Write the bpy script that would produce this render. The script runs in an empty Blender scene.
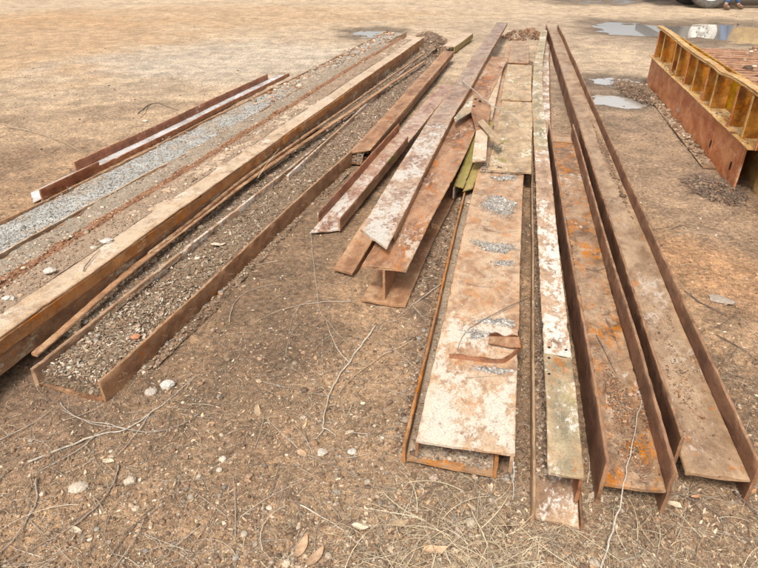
import bpy, math, random
import numpy as np
from mathutils import Vector

R = math.radians
SC = bpy.context.scene
COL = SC.collection
rng = np.random.default_rng(7)
random.seed(7)

# ------------------------------------------------------------------ camera, sky, sun, exposure
CAM_H, FOC, HOR = 1.6, 600.0, -65.0
PITCH = math.atan((284 - HOR) / FOC)
cd = bpy.data.cameras.new('camera')
cam = bpy.data.objects.new('camera', cd); COL.objects.link(cam)
cam.location = (0, 0, CAM_H); cam.rotation_euler = (math.pi / 2 - PITCH, 0, 0)
cd.sensor_width = 36; cd.lens = FOC / 758 * 36; cd.clip_start = 0.05; cd.clip_end = 3000
SC.camera = cam

SUN_EL, SUN_AZ = 55, 200      # azimuth clockwise from +Y
w = bpy.data.worlds.new('World'); SC.world = w; w.use_nodes = True
nt = w.node_tree; nt.nodes.clear()
sky = nt.nodes.new('ShaderNodeTexSky'); sky.sky_type = 'NISHITA'; sky.sun_disc = False
sky.sun_elevation = R(SUN_EL); sky.sun_rotation = R(SUN_AZ)
sky.air_density = 1.0; sky.dust_density = 6.0; sky.ozone_density = 0.6
hs = nt.nodes.new('ShaderNodeHueSaturation'); hs.inputs['Saturation'].default_value = 0.12
bg = nt.nodes.new('ShaderNodeBackground'); bg.inputs['Strength'].default_value = 0.105
wo = nt.nodes.new('ShaderNodeOutputWorld')
nt.links.new(sky.outputs[0], hs.inputs['Color']); nt.links.new(hs.outputs[0], bg.inputs[0]); nt.links.new(bg.outputs[0], wo.inputs[0])
sl = bpy.data.lights.new('sun', 'SUN'); sl.energy = 1.5; sl.angle = R(10); sl.color = (1, .94, .85)
so = bpy.data.objects.new('sun', sl); COL.objects.link(so)
sd = Vector((math.sin(R(SUN_AZ)) * math.cos(R(SUN_EL)), math.cos(R(SUN_AZ)) * math.cos(R(SUN_EL)), math.sin(R(SUN_EL))))
so.rotation_euler = sd.to_track_quat('Z', 'Y').to_euler(); so.location = (0, 0, 20)
SC.view_settings.view_transform = 'Standard'; SC.view_settings.look = 'None'
SC.view_settings.gamma = 1; SC.view_settings.use_curve_mapping = False
SC.view_settings.exposure = 0.78

# ------------------------------------------------------------------ surveying: a photo point at height z -> place
cs, sn = math.cos(PITCH), math.sin(PITCH)
def P(u, v, z=0.0):
    x = (u - 379) / FOC; y = -(v - 284) / FOC
    d = (x, cs + y * sn, -sn + y * cs)
    t = (z - CAM_H) / d[2]
    return np.array((d[0] * t, d[1] * t, z))

# ------------------------------------------------------------------ noise in numpy
def _h(ix, iy, seed):
    n = (ix.astype(np.int64) * 374761393 + iy.astype(np.int64) * 668265263 + seed * 982451653) & 0x7fffffff
    n = ((n ^ (n >> 13)) * 1274126177) & 0x7fffffff
    return ((n ^ (n >> 16)) & 0xffff) / 65535.0
def vn(x, y, seed=0):
    x = np.asarray(x, float); y = np.asarray(y, float)
    ix = np.floor(x); iy = np.floor(y); fx = x - ix; fy = y - iy
    fx = fx * fx * (3 - 2 * fx); fy = fy * fy * (3 - 2 * fy)
    a = _h(ix, iy, seed); b = _h(ix + 1, iy, seed); c = _h(ix, iy + 1, seed); d = _h(ix + 1, iy + 1, seed)
    return (a + (b - a) * fx) * (1 - fy) + (c + (d - c) * fx) * fy
def fbm(x, y, seed=0, oct=4, gain=.5):
    s = 0; a = 1; t = 0; f = 1
    for o in range(oct):
        s = s + a * vn(np.asarray(x) * f + o * 17.3, np.asarray(y) * f - o * 9.1, seed + o); t += a; a *= gain; f *= 2.03
    return s / t
def sstep(a, b, x):
    t = np.clip((x - a) / (b - a), 0, 1); return t * t * (3 - 2 * t)

# ------------------------------------------------------------------ mesh and object helpers
def tag(o, label=None, cat=None, group=None, kind=None):
    if label: o['label'] = label
    if cat: o['category'] = cat
    if group: o['group'] = group
    if kind: o['kind'] = kind
    return o
def empty(name, loc, rz=0, **k):
    o = bpy.data.objects.new(name, None); COL.objects.link(o); o.location = loc; o.rotation_euler = (0, 0, rz)
    o.empty_display_size = .1
    return tag(o, **k)
def mk(name, V, F, mat, parent=None, smooth=True, sharp=None, attrs=None, loc=None):
    V = np.asarray(V, dtype=np.float32)
    me = bpy.data.meshes.new(name)
    if isinstance(F, np.ndarray):
        n, k = F.shape
        me.vertices.add(len(V)); me.vertices.foreach_set('co', V.ravel())
        me.loops.add(n * k); me.loops.foreach_set('vertex_index', F.ravel().astype(np.int32))
        me.polygons.add(n); me.polygons.foreach_set('loop_start', np.arange(0, n * k, k, dtype=np.int32))
        me.update(calc_edges=True)
    else:
        me.from_pydata(V.tolist(), [], F)
    me.validate()
    if smooth:
        me.polygons.foreach_set('use_smooth', np.ones(len(me.polygons), dtype=bool))
        if sharp: me.set_sharp_from_angle(angle=R(sharp))
    if attrs:
        for an, av in attrs.items():
            if av.ndim == 1:
                a = me.attributes.new(an, 'FLOAT', 'POINT'); a.data.foreach_set('value', av.astype(np.float32))
            else:
                a = me.attributes.new(an, 'FLOAT_COLOR', 'POINT')
                c = np.ones((len(av), 4), np.float32); c[:, :3] = av; a.data.foreach_set('color', c.ravel())
    me.materials.append(mat)
    o = bpy.data.objects.new(name, me); COL.objects.link(o)
    if parent: o.parent = parent
    if loc is not None: o.location = loc
    return o
class Soup:
    def __init__(s): s.V = []; s.F = []; s.C = []; s.n = 0
    def add(s, V, F, c):
        V = np.asarray(V); s.V.append(V); s.F.append(np.asarray(F) + s.n); s.C.append(np.tile(np.asarray(c)[None, :3], (len(V), 1))); s.n += len(V)
    def addm(s, V, F, C):
        s.V.append(V); s.F.append(F + s.n); s.C.append(C); s.n += len(V)
    def build(s, name, mat, parent=None, smooth=False, sharp=None):
        return mk(name, np.vstack(s.V), np.vstack(s.F), mat, parent, smooth, sharp, {'tint': np.vstack(s.C)})

# ------------------------------------------------------------------ materials
class N:
    def __init__(s, name):
        s.m = bpy.data.materials.new(name); s.m.use_nodes = True; s.t = s.m.node_tree; s.t.nodes.clear()
        s.out = s.t.nodes.new('ShaderNodeOutputMaterial'); s.b = s.t.nodes.new('ShaderNodeBsdfPrincipled')
        s.t.links.new(s.b.outputs[0], s.out.inputs[0])
    def n(s, ty, **k):
        o = s.t.nodes.new(ty)
        for a, b in k.items(): setattr(o, a, b)
        return o
    def l(s, a, b): s.t.links.new(a, b)
    def coords(s, sc=(1, 1, 1), obj=True, rand=True):
        tc = s.n('ShaderNodeTexCoord'); mp = s.n('ShaderNodeMapping'); mp.inputs['Scale'].default_value = sc
        s.l(tc.outputs['Object'], mp.inputs['Vector'])
        if rand:
            oi = s.n('ShaderNodeObjectInfo'); ml = s.n('ShaderNodeMath', operation='MULTIPLY'); ml.inputs[1].default_value = 37
            s.l(oi.outputs['Random'], ml.inputs[0]); s.l(ml.outputs[0], mp.inputs['Location'])
        return mp.outputs[0]
    def noise(s, vec, scale, detail=6, rough=.6, dist=0):
        o = s.n('ShaderNodeTexNoise'); o.inputs['Scale'].default_value = scale; o.inputs['Detail'].default_value = detail
        o.inputs['Roughness'].default_value = rough; o.inputs['Distortion'].default_value = dist
        if vec: s.l(vec, o.inputs['Vector'])
        return o.outputs[0]
    def mr(s, f, a, b, c=0, d=1):
        o = s.n('ShaderNodeMapRange'); o.interpolation_type = 'SMOOTHSTEP'
        s.l(f, o.inputs[0]); o.inputs[1].default_value = a; o.inputs[2].default_value = b; o.inputs[3].default_value = c; o.inputs[4].default_value = d
        return o.outputs[0]
    def mix(s, f, a, b, mode='MIX'):
        o = s.n('ShaderNodeMix', data_type='RGBA', blend_type=mode)
        if isinstance(f, (int, float)): o.inputs[0].default_value = f
        else: s.l(f, o.inputs[0])
        for i, x in ((6, a), (7, b)):
            if isinstance(x, tuple): o.inputs[i].default_value = (*x[:3], 1)
            else: s.l(x, o.inputs[i])
        return o.outputs[2]
    def math(s, op, a, b):
        o = s.n('ShaderNodeMath', operation=op)
        for i, x in ((0, a), (1, b)):
            if isinstance(x, (int, float)): o.inputs[i].default_value = x
            else: s.l(x, o.inputs[i])
        return o.outputs[0]
    def attr(s, name, out='Color'):
        o = s.n('ShaderNodeAttribute'); o.attribute_name = name; return o.outputs[out]
    def bump(s, h, st, d=.01, prev=None):
        o = s.n('ShaderNodeBump'); o.inputs['Strength'].default_value = st; o.inputs['Distance'].default_value = d
        s.l(h, o.inputs['Height'])
        if prev: s.l(prev, o.inputs['Normal'])
        return o.outputs[0]

def rust(name, c1, c2, dust=(.46, .33, .23), dusty=.35, white=0.0, orange=.15, green=0.0, rough=.56, streak=.6, wc=(.62, .57, .5),
         edge=.3, oc=(.42, .15, .04), shine=0, pits=1.0, zone=None, sat=1.16, val=1.14):
    g = N(name)
    v = g.coords((1, streak, 1)); vi = g.coords((1, 1, 1))
    n1 = g.noise(v, 7, 10, .74, .3); n2 = g.noise(vi, 14, 9, .74, .4); n3 = g.noise(v, 5, 5, .6, .5); n4 = g.noise(vi, 140, 5, .7)
    n5 = g.noise(v, 11, 10, .76, .3); n6 = g.noise(vi, 420, 3, .6); nf = g.noise(g.coords((1, max(streak, .45), 1)), 46, 8, .78, .2)
    nl = g.noise(v, 2.2, 4, .6)
    n3 = g.math('ADD', g.math('MULTIPLY', n3, .52), g.math('MULTIPLY', nf, .48))
    n5 = g.math('ADD', g.math('MULTIPLY', n5, .7), g.math('MULTIPLY', nf, .3))
    n2d = g.math('ADD', g.math('MULTIPLY', n2, .65), g.math('MULTIPLY', nl, .35))
    c1 = tuple(x * .72 for x in c1); c2 = tuple(min(.9, x * 1.1) for x in c2)
    col = g.mix(g.mr(n1, .36, .64), c1, c2)
    col = g.mix(g.math('MULTIPLY', g.mr(n5, .60 - .16 * orange, .68 - .14 * orange), min(.9, .45 + orange)), col, oc)
    geo = g.n('ShaderNodeNewGeometry'); sx = g.n('ShaderNodeSeparateXYZ'); g.l(geo.outputs['Normal'], sx.inputs[0])
    up = g.mr(sx.outputs['Z'], .3, .9, .3, 1)
    col = g.mix(g.math('MULTIPLY', g.math('MULTIPLY', g.mr(n2d, .60 - .22 * dusty, .70 - .20 * dusty), up), .8), col, dust)
    if green:
        n7 = g.noise(v, 5, 8, .7)
        col = g.mix(g.math('MULTIPLY', g.mr(n7, .62 - .3 * green, .70 - .25 * green), .75), col, (.24, .21, .07))
    if white:
        if zone:
            tcz = g.n('ShaderNodeTexCoord'); sz = g.n('ShaderNodeSeparateXYZ'); g.l(tcz.outputs['Object'], sz.inputs[0])
            n3 = g.math('SUBTRACT', n3, g.mr(sz.outputs['Y'], zone[0], zone[1], 0, .16))
        col = g.mix(g.math('MULTIPLY', g.mr(n3, .60 - .18 * white, .64 - .16 * white), .88), col, wc)
    dk = g.math('MULTIPLY', g.mr(n4, .3, .55, .5, 1.0), g.mr(nf, .34, .5, .6, 1.0))
    col = g.mix(.75 * pits, col, dk, 'MULTIPLY')
    sp = g.mr(n6, .35, .7, .75, 1.2)
    col = g.mix(.8, col, sp, 'MULTIPLY')
    e = g.attr('edge', 'Fac')
    en = g.math('MULTIPLY', g.math('MULTIPLY', e, g.mr(n2, .3, .6)), edge)
    col = g.mix(en, col, (.55, .36, .22))
    hv = g.n('ShaderNodeHueSaturation'); hv.inputs['Saturation'].default_value = sat; hv.inputs['Value'].default_value = val; hv.inputs['Hue'].default_value = .4995
    g.l(col, hv.inputs['Color']); col = hv.outputs[0]
    g.l(col, g.b.inputs['Base Color'])
    g.l(g.mr(n3, .3, .7, max(.15, rough - .22), min(1, rough + .15)), g.b.inputs['Roughness'])
    g.b.inputs['Specular IOR Level'].default_value = .5 + .2 * shine
    b = g.bump(n4, .5, .0025); b = g.bump(n2, .35, .008, b)
    g.l(b, g.b.inputs['Normal'])
    return g.m

RB = (.13, .06, .036); RM = (.25, .125, .075); RD = (.07, .035, .022)
M = {}
M['brown'] = rust('brown_rust', RB, RM, dusty=.35)
M['redpale'] = rust('red_pale_web', (.27, .13, .09), (.42, .29, .22), dusty=.45, dust=(.50, .42, .34), white=.92, orange=.3, rough=.4, wc=(.58, .55, .5), zone=(.3, 2.2))
M['greenred'] = rust('green_red_flange', (.26, .13, .09), (.38, .24, .17), dusty=.3, green=.4, orange=.2)
M['silver'] = rust('silver_scale_steel', (.28, .16, .11), (.42, .29, .21), dusty=.5, white=.7, orange=.4, rough=.4, wc=(.56, .52, .46), dust=(.48, .38, .29), shine=1, streak=.6, zone=(.9, 3.4))
M['pinkred'] = rust('brown_red_flange', (.23, .12, .075), (.40, .25, .165), dusty=.35, white=.25, orange=.6, rough=.55, oc=(.42, .17, .07), streak=.4, wc=(.5, .42, .34))
M['darkbrown'] = rust('dark_rust', RD, (.16, .08, .05), dusty=.15, orange=.25)
M['red'] = rust('red_rust', (.20, .075, .045), (.32, .14, .09), dusty=.25, white=.1, rough=.6)
M['pink'] = rust('dusty_brown_rust', (.24, .125, .075), (.37, .22, .14), dusty=.45, dust=(.46, .33, .22), orange=.35, streak=.5)
M['tan'] = rust('mud_dusted_steel', (.40, .27, .18), (.50, .37, .26), dusty=.8, dust=(.56, .45, .34), orange=.3, white=.3, wc=(.58, .52, .44), oc=(.44, .22, .11), streak=.7)
M['orange'] = rust('orange_rust', (.26, .11, .05), (.38, .19, .09), dusty=.35, orange=.7, white=.15, wc=(.5, .42, .3))
M['pale'] = rust('lime_pale_steel', (.30, .19, .13), (.46, .33, .24), dusty=.6, white=.55, orange=.3, wc=(.70, .66, .60))
M['slab'] = rust('dusted_wide_flange', (.36, .22, .145), (.50, .35, .24), dusty=.5, white=.72, orange=.7, streak=.6, oc=(.47, .25, .13), wc=(.60, .54, .46), dust=(.54, .42, .31), zone=(.1, 1.8))
M['lapped'] = rust('lapped_plate_steel', (.36, .26, .17), (.50, .38, .26), dusty=.4, white=.3, green=.25, orange=.3, streak=.5, wc=(.6, .54, .45))
M['mottle'] = rust('mottled_scale_steel', (.27, .14, .10), (.40, .25, .19), dusty=.35, white=.48, orange=.2, rough=.48, wc=(.60, .57, .54), shine=1)
M['greengrey'] = rust('green_grey_paint', (.30, .25, .17), (.42, .34, .23), dusty=.4, white=.4, green=.25, orange=.4, wc=(.66, .62, .55), rough=.55)
M['green'] = rust('mossy_green_paint', (.20, .17, .06), (.33, .27, .12), dusty=.3, green=.8, orange=.1)
M['web'] = rust('worn_web_steel', (.21, .125, .08), (.36, .25, .17), dusty=.5, dust=(.46, .34, .24), white=.25, orange=.65, rough=.5, oc=(.48, .19, .055), wc=(.55, .50, .44))
M['webpale'] = rust('sky_sheen_pale_web', (.44, .42, .40), (.54, .53, .52), dusty=.3, white=.5, orange=.0, rough=.3, wc=(.62, .62, .62), dust=(.42, .36, .30), pits=.2, shine=1)  # smooth web, its pale tones imitating reflected sky
M['webgrey'] = rust('grey_worn_web', (.29, .19, .125), (.40, .29, .20), dusty=.4, white=.2, orange=.3, rough=.5, wc=(.46, .40, .34), dust=(.42, .32, .24), pits=.7, streak=.55)
M['stained'] = rust('lime_stained_flange', (.17, .09, .06), (.28, .17, .11), dusty=.3, white=.45, orange=.3, wc=(.46, .40, .30))
M['flange'] = rust('dark_brown_flange', (.15, .075, .05), (.25, .14, .095), dusty=.3, orange=.25, rough=.6)
M['pinkpaint'] = rust('faded_red_paint', (.64, .23, .13), (.70, .36, .21), dusty=.3, orange=.4, rough=.5, streak=.6, oc=(.58, .34, .13), dust=(.46, .33, .23), white=.05)
M['yellow'] = rust('rusty_yellow_paint', (.50, .30, .12), (.62, .44, .23), dusty=.5, orange=.6, rough=.5, oc=(.42, .18, .06), dust=(.58, .46, .31))
M['ochre'] = rust('ochre_rust_and_shade', (.24, .10, .04), (.40, .21, .08), dusty=.1, orange=.6, rough=.5)
M['brightochre'] = rust('yellow_rusty_inside', (.42, .20, .03), (.66, .42, .07), dusty=.1, orange=.5, rough=.5)
M['deck'] = rust('red_brown_deck', (.25, .12, .08), (.38, .22, .15), dusty=.6, orange=.3, dust=(.44, .30, .22))

def simple(name, col, rough=.6, var=.25, sc=20, metal=0, bump=0.2):
    g = N(name); v = g.coords()
    n = g.noise(v, sc, 5, .6)
    c = g.mix(g.mr(n, .3, .7), tuple(x * (1 - var) for x in col), tuple(min(1, x * (1 + var)) for x in col))
    g.l(c, g.b.inputs['Base Color']); g.b.inputs['Roughness'].default_value = rough; g.b.inputs['Metallic'].default_value = metal
    g.l(g.bump(n, bump, .004), g.b.inputs['Normal'])
    return g.m
def tinted(name, rough=.85, sc=120, var=.3, trans=False):
    g = N(name); v = g.coords(rand=False)
    n = g.noise(v, sc, 5, .65); n2 = g.noise(v, sc * 5, 2, .5)
    c = g.mix(1.0, g.attr('tint'), g.mr(n, .3, .7, 1 - var, 1 + var), 'MULTIPLY')
    c = g.mix(.7, c, g.mr(n2, .3, .7, .75, 1.2), 'MULTIPLY')
    g.l(c, g.b.inputs['Base Color']); g.b.inputs['Roughness'].default_value = rough
    g.l(g.bump(n, .5, .003), g.b.inputs['Normal'])
    return g.m
M['stone'] = tinted('stone'); M['litter'] = tinted('dry_litter', .8, 60, .2); M['twig'] = tinted('twig_bark', .85, 90, .25)
M['black'] = simple('black_hole', (.012, .01, .009), .9)
M['tyre'] = simple('tyre_rubber', (.035, .033, .032), .8); M['rim'] = simple('white_rim', (.62, .6, .55), .5)
M['tyredust'] = simple('dusty_tyre', (.12, .105, .09), .9)
M['denim'] = simple('denim', (.055, .11, .22), .9, .3, 60); M['boot'] = simple('boot_leather', (.15, .085, .05), .7)
M['shirt'] = simple('grey_shirt', (.25, .25, .25), .9); M['skin'] = simple('skin', (.5, .3, .22), .6, .05)
M['hair'] = simple('brown_hair', (.06, .04, .03), .8)
M['truckyellow'] = rust('truck_yellow', (.34, .21, .07), (.42, .28, .11), dusty=.2, orange=.1, rough=.45)
M['glass'] = simple('dark_glass', (.02, .025, .03), .1, .1); M['steeldark'] = simple('dark_steel', (.05, .045, .04), .6)

# ------------------------------------------------------------------ ground
PUD = []   # cx, cy, rx, ry, depth
for (u0, u1, v0, v1, d) in [(598, 668, 22, 36, .035), (672, 800, 24.5, 42, .045), (592, 644, 76, 86, .03), (588, 642, 93, 108, .03),
                            (350, 392, 28.5, 37, .03), (560, 650, -3, 3.2, .025)]:
    a = P(u0, (v0 + v1) / 2); b = P(u1, (v0 + v1) / 2); n_ = P((u0 + u1) / 2, v1); f_ = P((u0 + u1) / 2, v0)
    PUD.append(((n_[0] + f_[0]) / 2, (n_[1] + f_[1]) / 2, abs(b[0] - a[0]) / 2, (f_[1] - n_[1]) / 2, d))
WATER = -.018
def ground_h(x, y):
    far = sstep(4, 12, y)
    rel = sstep(2, 7, np.abs(x)) * .5 + far * .5
    h = .028 * (fbm(x * 1.3, y * 1.3, 3, 3) - .5) * (1 - .4 * far)
    h = h + .022 * (fbm(x * 6, y * 6, 11, 4, .6) - .5) * (1 - .6 * rel)
    h = h + .016 * (fbm(x * 26, y * 26, 21, 3, .65) - .5) * (1 - .7 * rel)
    for k_, (rx_, sl_) in enumerate(((-3.2, .25), (-1.6, .25), (3.6, -.18), (5.2, -.18))):
        dd_ = x - rx_ - sl_ * (y - 12) - .5 * (fbm(y * .25, y * 0 + k_, 33, 2) - .5)
        h = h - .02 * np.exp(-(dd_ / .16) ** 2) * far * (.5 + vn(y * .8, y * 0, 35 + k_))
    # wheel ruts far away
    h = h + .012 * (fbm(x * .7 + y * .1, y * 3.2, 31, 3) - .5) * far
    for cx, cy, rx, ry, d in PUD:
        q = np.sqrt(((x - cx) / rx) ** 2 + ((y - cy) / ry) ** 2) + 1.1 * (fbm(x * 1.6 / max(rx, .3), y * 3.2 / max(rx, .3), 43, 5, .62) - .5)
        m = 1 - sstep(.75, 1.25, q)
        h = h * (1 - m) - d * m + .055 * (fbm(x * 4, y * 6.5, 5, 5, .65) - .52) * m
    return h
def axis(bands):
    out = [bands[0][0]]
    for a, b, d in bands:
        n = max(1, int(round((b - a) / d))); out += list(np.linspace(a, b, n + 1)[1:])
    return np.array(out)
def geo_axis(a, d0, b, k):
    out = [a]; d = d0
    while out[-1] < b: out.append(out[-1] + d); d *= k
    return np.array(out)
ys = np.concatenate([axis([(-3, .8, .15), (.8, 2.6, .009), (2.6, 4.5, .013), (4.5, 7, .022)]), geo_axis(7.03, .03, 1500, 1.016)])
xr = geo_axis(3.0, .02, 1200, 1.05); xc = axis([(-1.9, 1.9, .011)])
xs = np.concatenate([-xr[::-1], axis([(-2.98, -1.92, .018)]), xc, axis([(1.92, 2.98, .018)]), xr])
gx, gy = np.meshgrid(xs, ys); gz = ground_h(gx, gy)
nx, ny = len(xs), len(ys)
idx = np.arange(nx * ny).reshape(ny, nx)
GF = np.stack([idx[:-1, :-1], idx[:-1, 1:], idx[1:, 1:], idx[1:, :-1]], -1).reshape(-1, 4)
def L3(*c): return np.array(c)
def ground_tint(x, y):
    x = np.asarray(x); y = np.asarray(y)
    near = L3(.38, .235, .13); pale = L3(.52, .385, .255); orange = L3(.46, .25, .105); dark = L3(.15, .09, .052); grey = L3(.36, .30, .23)
    b = fbm(x * .9, y * .9, 51, 4)
    t = sstep(4, 9, y + 1.6 * (b - .5) * 2)
    c = near[None] * (1 - t[:, None]) + pale[None] * t[:, None]
    d = sstep(.52, .75, fbm(x * 2.3, y * 2.3, 61, 4)) * (1 - .65 * t)
    c = c * (1 - .6 * d[:, None]) + dark * .6 * d[:, None]
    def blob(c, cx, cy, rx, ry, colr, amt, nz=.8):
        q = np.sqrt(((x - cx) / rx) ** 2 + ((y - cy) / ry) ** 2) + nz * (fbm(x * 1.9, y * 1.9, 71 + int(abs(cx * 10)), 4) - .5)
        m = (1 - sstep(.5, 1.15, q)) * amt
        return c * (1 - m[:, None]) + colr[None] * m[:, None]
    c = blob(c, -7.5, 11, 5, 4.5, orange, .45); c = blob(c, -4, 15, 6, 2.5, orange, .35)
    c = blob(c, 1.85, 2.9, .55, .5, L3(.52, .27, .12), .55); c = blob(c, 2.3, 2.3, .5, .6, L3(.44, .25, .13), .3)
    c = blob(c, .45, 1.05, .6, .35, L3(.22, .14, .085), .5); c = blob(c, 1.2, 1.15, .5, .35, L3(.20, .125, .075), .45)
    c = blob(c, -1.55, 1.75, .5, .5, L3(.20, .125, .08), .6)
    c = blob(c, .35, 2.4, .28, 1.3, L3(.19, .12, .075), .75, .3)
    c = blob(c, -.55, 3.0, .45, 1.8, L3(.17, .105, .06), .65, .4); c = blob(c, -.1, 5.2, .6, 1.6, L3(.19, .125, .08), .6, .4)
    c = blob(c, 2.6, 7.2, 1.2, 2.0, L3(.27, .19, .13), .6); c = blob(c, 4, 12.4, 3, 2.2, L3(.34, .24, .17), .5)
    c = blob(c, 2.3, 4.5, .9, 1.6, L3(.36, .25, .165), .5)
    c = blob(c, -2.0, 9.5, 3.0, 1.8, grey + .12, .45); c = blob(c, -4.5, 4.6, 1.6, .9, L3(.33, .21, .13), .6)
    for cx, cy, rx, ry, dd in PUD:
        c = blob(c, cx, cy, rx * 1.9, ry * 1.9, L3(.14, .095, .062), .85, .9)
    return c
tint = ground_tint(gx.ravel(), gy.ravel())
wet = np.zeros(nx * ny)
for cx, cy, rx, ry, dd in PUD:
    q = np.sqrt(((gx - cx) / rx / 1.5) ** 2 + ((gy - cy) / ry / 1.5) ** 2).ravel(); wet = np.maximum(wet, 1 - sstep(.6, 1.2, q))
g = N('packed_dirt'); v = g.coords(rand=False)
n1 = g.noise(v, 5, 10, .7, .3); n2 = g.noise(v, 38, 8, .72); n3 = g.noise(v, 210, 5, .7); n4 = g.noise(g.coords((.7, 1.2, 1), rand=False), 1.1, 12, .72, .8)
c = g.mix(1, g.attr('tint'), g.mr(n1, .32, .68, .70, 1.22), 'MULTIPLY')
c = g.mix(.9, c, g.mr(n4, .32, .68, .84, 1.14), 'MULTIPLY')
c = g.mix(.85, c, g.mr(n2, .36, .64, .52, 1.36), 'MULTIPLY')
c = g.mix(.8, c, g.mr(n3, .34, .66, .5, 1.45), 'MULTIPLY')
vo = g.n('ShaderNodeTexVoronoi'); vo.inputs['Scale'].default_value = 85; g.l(v, vo.inputs['Vector'])
pb = g.math('MULTIPLY', g.mr(vo.outputs['Distance'], .16, .28, 1, 0), g.mr(n2, .48, .62))
sv = g.n('ShaderNodeSeparateColor'); g.l(vo.outputs['Color'], sv.inputs[0])
c = g.mix(g.math('MULTIPLY', pb, .8), c, g.mix(sv.outputs[0], (.30, .2, .13), (.58, .47, .36)))
g.l(c, g.b.inputs['Base Color'])
g.l(g.mr(g.attr('wet', 'Fac'), 0, 1, .92, .66), g.b.inputs['Roughness'])
b = g.bump(n3, .55, .004); b = g.bump(n2, .7, .015, b); b = g.bump(pb, .5, .006, b); b = g.bump(n1, .4, .03, b)
g.l(b, g.b.inputs['Normal'])
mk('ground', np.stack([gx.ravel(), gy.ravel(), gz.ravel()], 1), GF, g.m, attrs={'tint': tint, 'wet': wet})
COL.objects['ground']['kind'] = 'structure'

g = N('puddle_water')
g.b.inputs['Base Color'].default_value = (.50, .46, .41, 1); g.b.inputs['Roughness'].default_value = .09; g.b.inputs['IOR'].default_value = 1.33  # pale base colour stands in for bright sky reflected on the water
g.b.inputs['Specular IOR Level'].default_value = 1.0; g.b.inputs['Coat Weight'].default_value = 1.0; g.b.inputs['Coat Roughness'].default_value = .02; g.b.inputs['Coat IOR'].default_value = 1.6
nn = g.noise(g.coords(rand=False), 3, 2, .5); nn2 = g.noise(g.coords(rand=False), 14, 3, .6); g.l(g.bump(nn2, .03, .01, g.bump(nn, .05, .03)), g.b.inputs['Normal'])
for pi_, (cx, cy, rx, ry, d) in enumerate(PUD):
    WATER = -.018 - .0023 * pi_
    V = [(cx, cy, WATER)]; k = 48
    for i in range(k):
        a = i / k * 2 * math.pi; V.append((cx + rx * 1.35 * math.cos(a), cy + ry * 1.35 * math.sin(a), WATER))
    o = mk('puddle', V, [(0, 1 + i, 1 + (i + 1) % k) for i in range(k)], g.m, smooth=False); o['kind'] = 'structure'

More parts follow.
